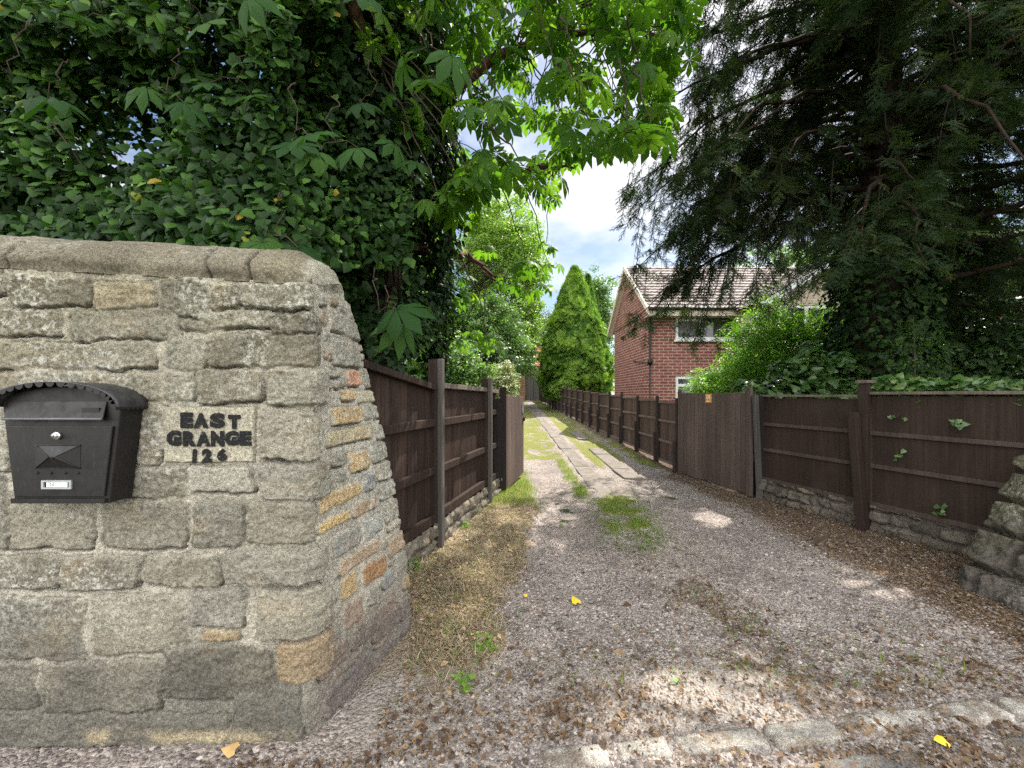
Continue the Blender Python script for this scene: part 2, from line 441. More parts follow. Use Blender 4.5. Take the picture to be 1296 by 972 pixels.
def build_ground():
    # broad ground sheet to the horizon
    ys = np.concatenate([[-200, -60, -20, -6, -2, 0], np.linspace(2, 40, 39), [50, 70, 100, 200, 600]])
    xs = np.concatenate([[-600, -200, -80, -40, -20], np.linspace(-10, 20, 31), [40, 80, 200, 600]])
    X, Y = np.meshgrid(xs, ys)
    Z = gz(np.minimum(Y, 45)) - 0.05
    V = np.stack([X, Y, Z], -1).reshape(-1, 3); nx = len(xs); ny = len(ys)
    i = np.arange((ny - 1) * nx).reshape(ny - 1, nx)[:, :-1].ravel()
    fq = np.stack([i, i + 1, i + nx + 1, i + nx], 1)
    M = Mat('earth'); co = M.coord('Object')
    c = M.ramp(M.noise(co, 1.2, 6), [(0.3, (0.035, 0.035, 0.022)), (0.6, (0.06, 0.075, 0.03)), (0.8, (0.10, 0.085, 0.055))])
    c = M.mix(1.0, c, M.ramp(M.noise(co, 40, 3), [(0.3, (0.6, 0.6, 0.6)), (0.7, (1.3, 1.3, 1.3))]), 'MULTIPLY')
    o = link('ground', make_mesh('ground', V, fq), M.done(M.principled(c, 0.95, 0.1)))
    tag(o, kind='structure')

    xs = np.arange(-4.2, 5.2, 0.0175)
    ys = [0.15]
    while ys[-1] < 36: ys.append(ys[-1] + max(0.011, 0.0075 * ys[-1]))
    ys = np.array(ys)
    X, Y = np.meshgrid(xs, ys)
    straw, lit, grass, moss, dust, n1, n2, n3 = ground_masks(X, Y)
    rut = -0.035 * (np.exp(-((X - 0.7) / 0.35) ** 2) + np.exp(-((X - 2.3) / 0.35) ** 2))
    peb = fbm(X * 42, Y * 42, seed=5, oct=2)
    Z = gz(Y) + rut * sstep(1.8, 3.0, Y) + (n1 - 0.5) * 0.05 + (n2 - 0.5) * 0.022 + (n3 - 0.5) * 0.010 + (peb - 0.5) * 0.010 * (1 - dust) * sstep(7, 3, Y) + straw * 0.03 + lit * 0.012 + grass * 0.02
    nx = len(xs); ny = len(ys)
    V = np.stack([X, Y, Z], -1).reshape(-1, 3)
    i = np.arange((ny - 1) * nx).reshape(ny - 1, nx)[:, :-1].ravel()
    fq = np.stack([i, i + 1, i + nx + 1, i + nx], 1)
    col = np.stack([np.maximum(straw, lit * 0.999), np.maximum(grass, moss), dust, np.where(straw > lit, 1.0, 0.0) ], -1).reshape(-1, 4)
    me = make_mesh('gravel_drive', V, fq, col=col, smooth=True)
    M = Mat('gravel')
    co = M.coord('Object')
    vor = M.n('TexVoronoi'); vor.inputs['Scale'].default_value = 62; vor.inputs['Randomness'].default_value = 1.0; M.l(co, vor.inputs['Vector'])
    v2 = M.n('TexVoronoi'); v2.inputs['Scale'].default_value = 135; M.l(co, v2.inputs['Vector'])
    sep = M.n('SeparateColor'); M.l(vor.outputs['Color'], sep.inputs[0])
    sep2 = M.n('SeparateColor'); M.l(v2.outputs['Color'], sep2.inputs[0])
    g = M.ramp(sep.outputs[0], [(0.0, (0.10, 0.082, 0.076)), (0.35, (0.222, 0.192, 0.176)), (0.7, (0.34, 0.302, 0.277)), (0.93, (0.47, 0.405, 0.36)), (1.0, (0.64, 0.60, 0.55))])
    g2 = M.ramp(sep2.outputs[0], [(0.0, (0.095, 0.078, 0.072)), (0.5, (0.24, 0.209, 0.191)), (1.0, (0.44, 0.40, 0.365))])
    big = M.noise(co, 1.6, 5)
    g = M.mix(M.ramp(M.noise(co, 9, 3), [(0.42, (0, 0, 0)), (0.60, (1, 1, 1))]), g, g2)
    g = M.mix(1.0, g, M.ramp(big, [(0.3, (0.74, 0.715, 0.71)), (0.7, (1.18, 1.15, 1.135))]), 'MULTIPLY')
    at = M.n('Attribute', attribute_name='Col'); sc = M.n('SeparateColor'); M.l(at.outputs['Color'], sc.inputs[0])
    br = M.ramp(sep2.outputs[1], [(0.0, (0.035, 0.022, 0.014)), (0.5, (0.105, 0.068, 0.042)), (1.0, (0.22, 0.155, 0.10))])
    stw = M.ramp(sep2.outputs[1], [(0.0, (0.09, 0.064, 0.040)), (0.5, (0.225, 0.17, 0.108)), (1.0, (0.40, 0.32, 0.21))])
    brn = M.mix(at.outputs['Alpha'], br, stw)
    brk = M.noise(co, 26, 4, 0.7)
    f1 = M.n('Math', operation='MULTIPLY_ADD'); M.l(brk, f1.inputs[0]); f1.inputs[1].default_value = 1.4; f1.inputs[2].default_value = -0.72
    f2 = M.n('Math', operation='ADD'); M.l(f1.outputs[0], f2.inputs[0]); M.l(sc.outputs[0], f2.inputs[1])
    c = M.mix(M.ramp(f2.outputs[0], [(0.32, (0, 0, 0)), (0.60, (0.92, 0.92, 0.92))]), g, brn)
    grn = M.ramp(M.noise(co, 55, 4, 0.7), [(0.3, (0.06, 0.085, 0.018)), (0.55, (0.19, 0.20, 0.040)), (0.75, (0.38, 0.33, 0.10))])
    f3 = M.n('Math', operation='ADD'); M.l(f1.outputs[0], f3.inputs[0]); M.l(sc.outputs[1], f3.inputs[1])
    c = M.mix(M.ramp(f3.outputs[0], [(0.30, (0, 0, 0)), (0.62, (0.95, 0.95, 0.95))]), c, grn)
    dst = M.ramp(M.noise(co, 80, 4, 0.7), [(0.3, (0.20, 0.175, 0.15)), (0.7, (0.36, 0.325, 0.29))])
    c = M.mix(sc.outputs[2], c, dst)
    hh = M.n('Math', operation='MULTIPLY_ADD'); M.l(vor.outputs['Distance'], hh.inputs[0]); hh.inputs[1].default_value = -1.0; M.l(M.noise(co, 90, 3), hh.inputs[2])
    n = M.bump(hh.outputs[0], 0.9, 0.016)
    o = link('gravel_drive', me, M.done(M.principled(c, 0.88, 0.2, normal=n)))
    tag(o, kind='structure')
    return

build_ground()

def scatter_xy(n, dens, x0, x1, y0, y1, bias=1.0):
    """points with density falling with distance like the picture's pixels"""
    X = rng.uniform(x0, x1, n); t = rng.random(n)
    Y = 1 / (1 / y0 + t * (1 / y1 - 1 / y0)) if bias else rng.uniform(y0, y1, n)
    keep = rng.random(n) < dens(X, Y)
    return X[keep], Y[keep]

def ground_z(X, Y):
    straw, lit, grass, moss, dust, n1, n2, n3 = ground_masks(X, Y)
    rut = -0.035 * (np.exp(-((X - 0.7) / 0.35) ** 2) + np.exp(-((X - 2.3) / 0.35) ** 2))
    return gz(Y) + rut * sstep(1.8, 3.0, Y) + (n1 - 0.5) * 0.05 + (n2 - 0.5) * 0.022 + (n3 - 0.5) * 0.010 + straw * 0.03 + lit * 0.012 + grass * 0.02

# ---- leaf-like copies of a small template, all in one mesh
def tri_template(verts, faces): return np.array(verts, float), np.array(faces, np.int32)

def frames(N, T):
    N = N / (np.linalg.norm(N, axis=1)[:, None] + 1e-9)
    T = T - (T * N).sum(1)[:, None] * N
    T = T / (np.linalg.norm(T, axis=1)[:, None] + 1e-9)
    return np.cross(T, N), T, N

def leaves(name, tpl, P, N, T, S, rnd=None, curl=None):
    tv, tf = tpl
    B, T, N = frames(N, T)
    S = np.broadcast_to(np.asarray(S, float), (len(P),))
    z = tv[None, :, 2] * (1.0 if curl is None else curl[:, None])
    V = P[:, None] + S[:, None, None] * (tv[None, :, 0, None] * B[:, None] + tv[None, :, 1, None] * T[:, None] + z[..., None] * N[:, None])
    k = len(tv)
    Fc = (tf[None] + (np.arange(len(P)) * k)[:, None, None]).reshape(-1, tf.shape[1])
    if rnd is None: rnd = rng.random(len(P))
    return make_mesh(name, V.reshape(-1, 3), Fc, rnd=np.repeat(rnd, k), smooth=tpl is not TPL_PEB)

def rdir(n): 
    v = rng.normal(size=(n, 3)); return v / np.linalg.norm(v, axis=1)[:, None]

TPL_DIAMOND = tri_template([(0, 0, 0), (-0.32, 0.45, -0.10), (0, 1, -0.08), (0.32, 0.45, -0.10)], [(0, 2, 1), (0, 3, 2)])
TPL_IVY = tri_template([(0, 0, 0), (0, 0.42, 0.03), (0, 1.02, -0.14),
                        (-0.30, -0.13, -0.05), (-0.50, 0.16, -0.12), (-0.30, 0.60, -0.12),
                        (0.30, -0.13, -0.05), (0.50, 0.16, -0.12), (0.30, 0.60, -0.12)],
                       [(0, 4, 3), (0, 1, 4), (1, 5, 4), (1, 2, 5), (0, 6, 7), (0, 7, 1), (1, 7, 8), (1, 8, 2)])
def _palmate():
    V = []; Fc = []
    for ang, ln in ((0, 1.0), (40, 0.96), (-40, 0.96), (82, 0.78), (-82, 0.78), (128, 0.5), (-128, 0.5)):
        a = math.radians(ang); b = len(V)
        base = [(0, 0.03, 0), (-0.11, 0.32, -0.03), (-0.215, 0.70, -0.15), (0, 1.03, -0.36), (0.215, 0.70, -0.15), (0.11, 0.32, -0.03), (0, 0.32, 0.01), (0, 0.70, -0.11)]
        for x, y, z in base:
            x *= ln; y *= ln; z *= ln
            V.append((x * math.cos(a) + y * math.sin(a), -x * math.sin(a) + y * math.cos(a), z))
        Fc += [(b, b + 6, b + 1), (b + 1, b + 6, b + 7), (b + 1, b + 7, b + 2), (b + 2, b + 7, b + 3), (b, b + 5, b + 6), (b + 5, b + 7, b + 6), (b + 5, b + 4, b + 7), (b + 4, b + 3, b + 7)]
    return tri_template(V, Fc)
TPL_PALM = _palmate()
def _pinnate():
    V = []; Fc = []
    for k, (y, side, ln) in enumerate([(0.25, -1, 0.40), (0.25, 1, 0.40), (0.5, -1, 0.42), (0.5, 1, 0.42), (0.72, 0, 0.45)]):
        b = len(V); a = side * math.radians(62)
        for x, yy, z in [(0, 0, 0), (-0.15, 0.45, -0.03), (0, 1, -0.16), (0.15, 0.45, -0.03)]:
            x *= ln; yy *= ln; z *= ln
            V.append((x * math.cos(a) + yy * math.sin(a), y - x * math.sin(a) + yy * math.cos(a), z - 0.12 * y * y))
        Fc += [(b, b + 2, b + 1), (b, b + 3, b + 2)]
    return tri_template(V, Fc)
TPL_PINN = _pinnate()
def _yewspray():
    r = np.random.default_rng(3); V = []; Fc = []
    def needle(p, d, ln, wd):
        d = np.array(d) / np.linalg.norm(d); s_ = np.cross(d, [0, 0, 1.0]); s_ /= np.linalg.norm(s_) + 1e-9
        b = len(V); V.extend([tuple(p - s_ * wd), tuple(p + s_ * wd), tuple(np.array(p) + d * ln)]); Fc.append((b, b + 1, b + 2))
    def twig(p0, d, ln, nn):
        d = np.array(d, float) / np.linalg.norm(d); s_ = np.array([d[1], -d[0], 0])
        b = len(V); w_ = 0.020
        V.extend([tuple(p0 - s_ * w_), tuple(p0 + s_ * w_), tuple(p0 + d * ln)]); Fc.append((b, b + 1, b + 2))
        for k in range(nn):
            t = (k + 0.5) / nn; p = p0 + d * ln * t
            sg = -1 if k % 2 else 1
            needle(p, d * 0.55 + s_ * sg + np.array([0, 0, r.normal() * 0.25]), 0.10 * (1.1 - 0.4 * t), 0.023)
    twig(np.zeros(3), (0, 1, 0), 1.0, 18)
    for k, (t, sg) in enumerate(((0.12, 1), (0.22, -1), (0.36, 1), (0.48, -1), (0.62, 1), (0.74, -1))):
        twig(np.array([0, t, 0.0]), (sg * 0.75, 0.8, r.normal() * 0.12), 0.42 * (1.1 - 0.5 * t), 9)
    return tri_template(V, Fc)
TPL_YEW = _yewspray()
def _fan():   # upright flat spray of a cypress
    V = []; Fc = []
    for a, ln in ((-55, 0.6), (-28, 0.85), (0, 1.0), (28, 0.85), (55, 0.6)):
        a = math.radians(a); b = len(V); d = np.array([math.sin(a), math.cos(a), 0]); s_ = np.array([d[1], -d[0], 0]) * 0.10
        m = d * ln * 0.55
        V.extend([(0, 0, 0), tuple(m - s_), tuple(d * ln + np.array([0, 0, 0.08])), tuple(m + s_)]); Fc += [(b, b + 2, b + 1), (b, b + 3, b + 2)]
    return tri_template(V, Fc)
TPL_FAN = _fan()
TPL_BLADE = tri_template([(-0.035, 0, 0), (0.035, 0, 0), (0.025, 0.55, 0.06), (-0.025, 0.55, 0.06), (0.0, 1.0, 0.28)], [(0, 1, 2), (0, 2, 3), (3, 2, 4)])
TPL_FLAKE = tri_template([(0, -0.5, 0), (0.28, 0, 0.14), (0, 0.55, 0.02), (-0.28, 0.05, 0.12)], [(0, 1, 2), (0, 2, 3)])
_o = []
for a in range(5):
    _o.append((math.cos(a * 1.2566) * 0.55, math.sin(a * 1.2566) * 0.45, 0.0))
TPL_PEB = tri_template(_o + [(0.05, 0.02, 0.38)], [(0, 1, 5), (1, 2, 5), (2, 3, 5), (3, 4, 5), (4, 0, 5)])

def attr_mat(name, stops, rough=0.85, spec=0.2, transl=0.0):
    return leaf_mat(name, stops, transl, rough=rough, spec=spec)

def build_ground_cover():
    up = np.array([[0, 0, 1.0]])
    # loose stones on the near drive
    def dg(X, Y):
        straw, lit, grass, moss, dust, *_ = ground_masks(X, Y)
        return np.clip(1 - 0.8 * straw - 0.45 * lit - grass - 0.6 * dust, 0.05, 1) * (X > fence_left_x(Y) + 0.1)
    X, Y = scatter_xy(90000, dg, -1.2, 4.1, 1.25, 7.5)
    keep = ~((Y < 2.6) & (X < -0.62) & (Y > 1.62))
    X, Y = X[keep], Y[keep]
    P = np.stack([X, Y, ground_z(X, Y) - 0.002], 1)
    N = up + rng.normal(size=P.shape) * 0.22
    S = rng.gamma(4.0, 0.0028, len(P)) + 0.004
    o = link('loose_gravel', leaves('loose_gravel', TPL_PEB, P, N, rdir(len(P)), S), attr_mat('pebbles', [(0.0, (0.075, 0.062, 0.058)), (0.4, (0.200, 0.172, 0.161)), (0.75, (0.305, 0.268, 0.25)), (0.97, (0.38, 0.335, 0.305)), (1.0, (0.52, 0.48, 0.44))]))
    tag(o, kind='stuff')
    # dead leaves, needles and bits
    def dl(X, Y):
        straw, lit, grass, moss, dust, n1, n2, n3 = ground_masks(X, Y)
        return np.clip(np.maximum(lit * 1.0, straw * 0.85) * (0.35 + 0.9 * sstep(0.38, 0.6, n3)) + 0.02, 0, 1) * np.where(np.abs((Y - 1.6 - (X - 0.1) * 0.1241)) < 0.075, 0.4, 1.0)
    X, Y = scatter_xy(150000, dl, -1.3, 4.3, 1.2, 11)
    keep = ~((Y < 2.62) & (X < -0.60) & (Y > 1.60)) & (X > fence_left_x(Y) + 0.06)
    X, Y = X[keep], Y[keep]
    P = np.stack([X, Y, ground_z(X, Y) + 0.004 + rng.random(len(X)) * 0.012], 1)
    N = up + rng.normal(size=P.shape) * 0.38
    S = rng.gamma(3.0, 0.0046, len(P)) + 0.005
    straw = ground_masks(X, Y)[0]
    R = np.clip(rng.random(len(X)) * 0.62 + 0.38 * straw, 0, 1)
    o = link('leaf_litter', leaves('leaf_litter', TPL_FLAKE, P, N, rdir(len(P)), S, R), attr_mat('dead_leaves', [(0.0, (0.055, 0.034, 0.022)), (0.3, (0.15, 0.092, 0.055)), (0.6, (0.25, 0.175, 0.108)), (0.85, (0.38, 0.285, 0.175)), (1.0, (0.50, 0.41, 0.27))], transl=0.1))
    tag(o, kind='stuff')
    # dry straw in the left verge
    def dsw(X, Y):
        m_ = ground_masks(X, Y); return m_[0] * 0.8 * (0.2 + sstep(0.40, 0.58, m_[6]))
    X, Y = scatter_xy(60000, dsw, -1.2, 0.5, 1.8, 7)
    keep = ~((Y < 2.62) & (X < -0.58)) & (X > fence_left_x(Y) + 0.06); X, Y = X[keep], Y[keep]
    P = np.stack([X, Y, ground_z(X, Y)], 1)
    N = rdir(len(P)); T = rdir(len(P)) * np.array([1, 1, 0.35]) + np.array([0, 0, 0.16])
    o = link('dry_straw', leaves('dry_straw', TPL_BLADE, P, N, T, rng.uniform(0.03, 0.085, len(P))), attr_mat('straw', [(0.0, (0.15, 0.112, 0.074)), (0.5, (0.30, 0.242, 0.168)), (0.9, (0.46, 0.395, 0.295)), (1.0, (0.15, 0.20, 0.05))], transl=0.15))
    tag(o, kind='stuff')
    # green grass
    def dgr(X, Y):
        s_, l_, g_, m_, *_ = ground_masks(X, Y)
        return np.clip(g_ * 0.95 + m_ * 0.15 + s_ * 0.03 + 0.05 * l_ * (X < 2.6), 0, 1) * ((X < 1.18) | (X > 1.72) | (Y < 5.7))
    X, Y = scatter_xy(190000, dgr, -1.0, 3.0, 2.0, 20)
    keep = (X > fence_left_x(np.minimum(Y, 6)) + 0.06) & ~((Y < 2.65) & (X < -0.55)); X, Y = X[keep], Y[keep]
    P = np.stack([X, Y, ground_z(X, Y) - 0.004], 1)
    N = rdir(len(P)) * np.array([1, 1, 0.2]); T = rng.normal(size=P.shape) * np.array([0.5, 0.5, 0.15]) + np.array([0, 0, 1.0])
    S = rng.uniform(0.025, 0.085, len(P)) * np.interp(Y, [2, 8, 10], [0.9, 1.0, 0.5])
    o = link('grass', leaves('grass', TPL_BLADE, P, N, T, S), leaf_mat('grass_blades', [(0.0, (0.07, 0.14, 0.018)), (0.5, (0.13, 0.23, 0.032)), (0.85, (0.21, 0.29, 0.05)), (1.0, (0.36, 0.32, 0.13))], 0.4))
    tag(o, kind='stuff')
build_ground_cover()

# concrete wheel-track slabs
def build_slabs():
    mb = MB(); r = random.Random(4)
    def slab(x0, x1, y0, y1):
        zc = float(gz((y0 + y1) / 2)); sl = float(gz(y1) - gz(y0)) / 2
        hy = (y1 - y0) / 2
        mb.box(((x0 + x1) / 2, (y0 + y1) / 2, zc - 0.031 + r.uniform(-0.005, 0.004)), ((x1 - x0) / 2, r.uniform(-0.02, 0.02), r.uniform(-0.004, 0.004)), (r.uniform(-0.012, 0.012), hy, sl), (0, 0, 0.045))
    slab(1.32, 1.86, 5.8, 6.35); slab(1.26, 1.78, 6.37, 7.1)
    y = 7.12
    while y < 32:
        L = r.uniform(0.85, 1.1); c = 1.44 - 0.010 * (y - 8) - 0.0016 * max(0, y - 14) ** 2
        slab(c - 0.16 + r.uniform(-0.02, 0.02), c + 0.15 + r.uniform(-0.02, 0.02), y, y + L - 0.018); y += L
    for y0, y1 in ((7.1, 7.9), (7.92, 8.7), (8.72, 9.5), (9.52, 10.3), (12.0, 12.9), (12.92, 13.8)):
        slab(2.0 + r.uniform(-0.015, 0.015), 2.36 + r.uniform(-0.015, 0.015), y0, y1)
    M = Mat('old_concrete'); co = M.coord('Object')
    c = M.ramp(M.noise(co, 6, 6, 0.65), [(0.25, (0.105, 0.092, 0.072)), (0.5, (0.185, 0.162, 0.143)), (0.75, (0.245, 0.215, 0.193))])
    c = M.mix(1.0, c, M.ramp(M.noise(co, 90, 3), [(0.3, (0.75, 0.75, 0.75)), (0.7, (1.2, 1.2, 1.2))]), 'MULTIPLY')
    c = M.mix(M.ramp(M.noise(co, 2.2, 4), [(0.55, (0, 0, 0)), (0.75, (0.6, 0.6, 0.6))]), c, (0.12, 0.115, 0.045))
    o = bevel(link('path', mb.mesh('path'), M.done(M.principled(c, 0.9, 0.15, normal=M.bump(M.noise(co, 60, 4), 0.5, 0.006)))), 0.008)
    tag(o, kind='structure')
    # kerb: worn, nearly flush pale setts at the edge of the road, darker paving below
    d = np.array([2.9, 0.36]); d /= np.linalg.norm(d); nrm = np.array([-d[1], d[0]])
    def sett_mesh(name, blocks):
        Vs = []; Cs = []; Fs = []; nb = 0
        for (uc, vc, hu, hv, z0, colr, sd) in blocks:
            gu = np.linspace(-1, 1, max(10, int(hu / 0.006))); gv = np.linspace(-1, 1, max(8, int(hv / 0.006)))
            A, B = np.meshgrid(gu, gv)
            wob = (fbm(A * 2.2 + sd, B * 2.2, seed=701, oct=3) - 0.5) * 0.05
            uu = uc + A * hu + wob * 0.5; vv = vc + B * hv + wob * 0.4
            e = np.maximum(np.abs(A) ** 5, np.abs(B) ** 3)
            z = z0 + 0.007 * (1 - e) + (fbm(uu * 16, vv * 16, seed=703, oct=4) - 0.5) * 0.020 + (fbm(uu * 70, vv * 70, seed=705, oct=2) - 0.5) * 0.005 - 0.05 * sstep(0.93, 1.0, np.maximum(np.abs(A), np.abs(B)))
            P = np.array([0.1, 1.60])[None, None] + d * uu[..., None] + nrm * vv[..., None]
            Vs.append(np.concatenate([P, z[..., None]], -1).reshape(-1, 3))
            cc = np.array(colr) * (0.65 + 0.7 * fbm(uu * 9, vv * 9, seed=707 + sd))[..., None]
            dirt = sstep(0.50, 0.64, fbm(uu * 13, vv * 13, seed=711, oct=4) + 0.14 * e)[..., None] * 0.75
            cc = cc * (1 - dirt) + np.array((0.15, 0.115, 0.085)) * dirt
            Cs.append(np.concatenate([cc, np.full(A.shape + (1,), 0.12)], -1).reshape(-1, 4))
            ny, nx = A.shape; i_ = np.arange((ny - 1) * nx).reshape(ny - 1, nx)[:, :-1].ravel()
            Fs.append(np.stack([i_, i_ + 1, i_ + nx + 1, i_ + nx], 1) + nb); nb += ny * nx
        return make_mesh(name, np.vstack(Vs), np.vstack(Fs), col=np.vstack(Cs), smooth=True)
    x = 0.02; bl = []
    while x < 4.0:
        L = r.uniform(0.2, 0.5); f_ = r.uniform(0.8, 1.15)
        bl.append((x + L / 2, r.uniform(-0.012, 0.012), L / 2 - 0.003, r.uniform(0.05, 0.066), 0.019 + r.uniform(-0.006, 0.004), (0.33 * f_, 0.305 * f_, 0.275 * f_), int(x * 10)))
        x += L + r.uniform(0, 0.02)
    tag(link('kerb', sett_mesh('kerb', bl), stone_mat('kerb_stone')), kind='structure')
    bl = [(x0 + L / 2, -0.30, L / 2, 0.17, 0.020, (0.120, 0.117, 0.115), 40 + k) for k, (x0, L) in enumerate(((0.35, 0.42), (1.12, 0.46), (1.98, 0.5), (2.60, 0.5)))]
    tag(link('pavement', sett_mesh('pavement', bl), stone_mat('paving_stone')), kind='structure')
build_slabs()

# ------------------------------------------------------------------ stone relief surfaces
def relief(name, base, us, zs, stones, seed, style, mat, closed_back=None, ztop=None):
    """base(u,z)->(...,3); stones rows: u0,u1,z0,z1,protrude,(r,g,b)"""
    UU, ZZ = np.meshgrid(us, zs)
    if ztop is not None:
        tz = (ZZ - zs[0]) / (zs[-1] - zs[0]); ZZ = zs[0] + tz * (ztop(UU) - zs[0])
    P = base(UU, ZZ)
    du = np.gradient(P, axis=1); dz = np.gradient(P, axis=0)
    Nn = np.cross(du, dz); Nn /= np.linalg.norm(Nn, axis=-1)[..., None] + 1e-12
    wx = (fbm(UU * 7, ZZ * 7, seed=seed) - 0.5) * 0.055 + (fbm(UU * 28, ZZ * 28, seed=seed + 3) - 0.5) * 0.026
    wz = (fbm(UU * 7 + 40, ZZ * 7, seed=seed + 5) - 0.5) * 0.045 + (fbm(UU * 28 + 9, ZZ * 28, seed=seed + 7) - 0.5) * 0.022
    ew = np.where(UU > 0.12, style.get('endwarp', 1.0), 1.0); A = UU + wx * ew; B = ZZ + wz * ew
    D = np.full(UU.shape, 1e3); ID = np.full(UU.shape, -1); RZ = np.zeros(UU.shape)
    for k, s in enumerate(stones):
        cu, cz = (s[0] + s[1]) / 2, (s[2] + s[3]) / 2; hu, hz = max(0.004, (s[1] - s[0]) / 2), max(0.004, (s[3] - s[2]) / 2)
        r = min(0.022, hu * 0.5, hz * 0.5)
        qx = np.abs(A - cu) - hu + r; qz = np.abs(B - cz) - hz + r
        d = np.hypot(np.maximum(qx, 0), np.maximum(qz, 0)) + np.minimum(np.maximum(qx, qz), 0) - r
        m = d < D; D[m] = d[m]; ID[m] = k; RZ[m] = ((B - cz) / hz)[m]
    prot = np.array([s[4] for s in stones] + [0])[ID]
    scol = np.array([s[5] for s in stones] + [(0.2, 0.2, 0.2)])[ID]
    inside = sstep(0.006, -style.get('edge', 0.022), D)
    f1 = fbm(UU * 9, ZZ * 9, seed=seed + 11, oct=5, gain=0.55) - 0.5
    f2 = fbm(UU * 40, ZZ * 40, seed=seed + 13, oct=3, gain=0.6) - 0.5
    rid = np.abs(fbm(UU * 6 + ID * 3.1, ZZ * 13 + ID * 1.7, seed=seed + 17, oct=4) - 0.5) * 2
    tilt = (((ID * 37) % 11) / 11.0 - 0.5) * 0.10 * (B - ZZ.mean()) * 0 
    f3 = fbm(UU * 85, ZZ * 85, seed=seed + 15, oct=2) - 0.5
    h = inside * (style.get('base', 0.010) + prot + rid * style.get('rough', 0.02) + f1 * style.get('rough', 0.02) * 1.6) + f2 * 0.014 + f3 * 0.006
    crack = np.exp(-((D - 0.002) / style.get('cw', 0.0036)) ** 2) * sstep(0.33, 0.52, fbm(UU * 5, ZZ * 5, seed=seed + 23))
    crack = crack * (0.30 + 0.70 * sstep(-0.3, -0.8, RZ))
    h = h - crack * style.get('crack', 0.02) + (1 - inside) * (f1 * 0.014)
    V = P + Nn * h[..., None]
    # colours
    mort = np.array(style.get('mortar', (0.30, 0.285, 0.25)))
    mcol = mort[None, None] * (0.75 + 0.5 * fbm(UU * 12, ZZ * 12, seed=seed + 29))[..., None]
    sc = scol * (0.72 + 0.6 * fbm(UU * 6 + ID * 5.3, ZZ * 6, seed=seed + 31))[..., None]
    och = sstep(0.60, 0.76, fbm(UU * 5 + ID * 2.7, ZZ * 5, seed=seed + 37))[..., None] * style.get('ochre', 0.35)
    sc = sc * (1 - och) + np.array((0.30, 0.20, 0.105)) * och
    t = sstep(0.006, -0.010, D)[..., None]
    col = mcol * (1 - t) + sc * t
    col = col * (1 - 0.78 * crack[..., None])  # darkens the real joints, with painted shadow beneath each stone
    if 'post' in style: col = style['post'](UU, ZZ, col, seed)
    lic = np.clip(style.get('lichen', 0.6) * (0.3 + 1.4 * sstep(0.40, 0.66, fbm(UU * 3.1, ZZ * 3.1, seed=seed + 41))), 0, 1)
    lic = lic * style.get('lichz', lambda z: np.ones_like(z))(ZZ)
    c4 = np.concatenate([np.clip(col, 0.01, 0.8), lic[..., None]], -1).reshape(-1, 4)
    ny, nx = UU.shape
    i = np.arange((ny - 1) * nx).reshape(ny - 1, nx)[:, :-1].ravel()
    fq = np.stack([i, i + 1, i + nx + 1, i + nx], 1)
    Vf = V.reshape(-1, 3)
    if closed_back is not None:
        bv = np.asarray(closed_back[0], float); b = len(Vf)
        Vf = np.vstack([Vf, bv]); c4 = np.vstack([c4, np.tile([[0.18, 0.17, 0.15, 0.3]], (len(bv), 1))])
        fq = np.vstack([fq, np.array(closed_back[1]) + b])
    return make_mesh(name, Vf, fq, col=c4, smooth=True)

GREY = [(0.215, 0.198, 0.157), (0.170, 0.156, 0.122), (0.250, 0.235, 0.195), (0.200, 0.187, 0.153)]
WZ = 1.7                                   # distance of the wall's front face
def fpx(x0, y0, x1, y1, prot=0.0, col=None):
    k = WZ / F
    return [(x0 - 648) * k, (x1 - 648) * k, EYE + (HOR - y1) * k, EYE + (HOR - y0) * k, prot, col]
XC = -0.87
FRONT = [
 (-45,350,13,376), (15,350,119,385), (122,357,194,392,0.004,(0.30,0.26,0.19)), (203,356,264,401), (268,359,305,391), (309,362,398,394,0.012),
 (-60,389,76,425), (90,391,228,431), (232,404,262,418), (258,396,344,417), (346,398,418,424,0.008),
 (-60,433,196,467), (208,426,262,466), (268,424,416,464,0.008),
 (-60,472,105,512), (108,472,203,508), (206,470,248,506), (252,466,337,510,0.010), (344,466,434,511,0.022),
 (-60,517,18,598), (24,515,100,560), (104,515,174,560), (178,516,203,588), (338,521,408,583,0.020),
 (30,566,100,620), (104,566,150,622), (154,592,238,630), (243,591,322,624,0.006), (334,586,430,633,0.020),
 (-60,600,10,694), (15,628,120,694), (134,634,240,692), (250,634,310,692,0.010), (314,633,398,688,0.018),
 (-60,704,75,746,0.006), (80,704,177,746,0.008), (183,702,282,740,0.008), (287,696,412,737,0.030),
 (-60,758,110,834,-0.002), (120,754,238,828,-0.002), (242,746,308,792), (258,795,300,812,0.004,(0.31,0.235,0.14)), (328,742,418,800,0.034),
 (-60,838,46,898,-0.002), (56,838,204,903,-0.003), (208,818,348,886,-0.002), (357,803,422,857,0.030,(0.30,0.225,0.14)),
 (-60,906,286,948,-0.004), (293,866,384,946,0.0),
]
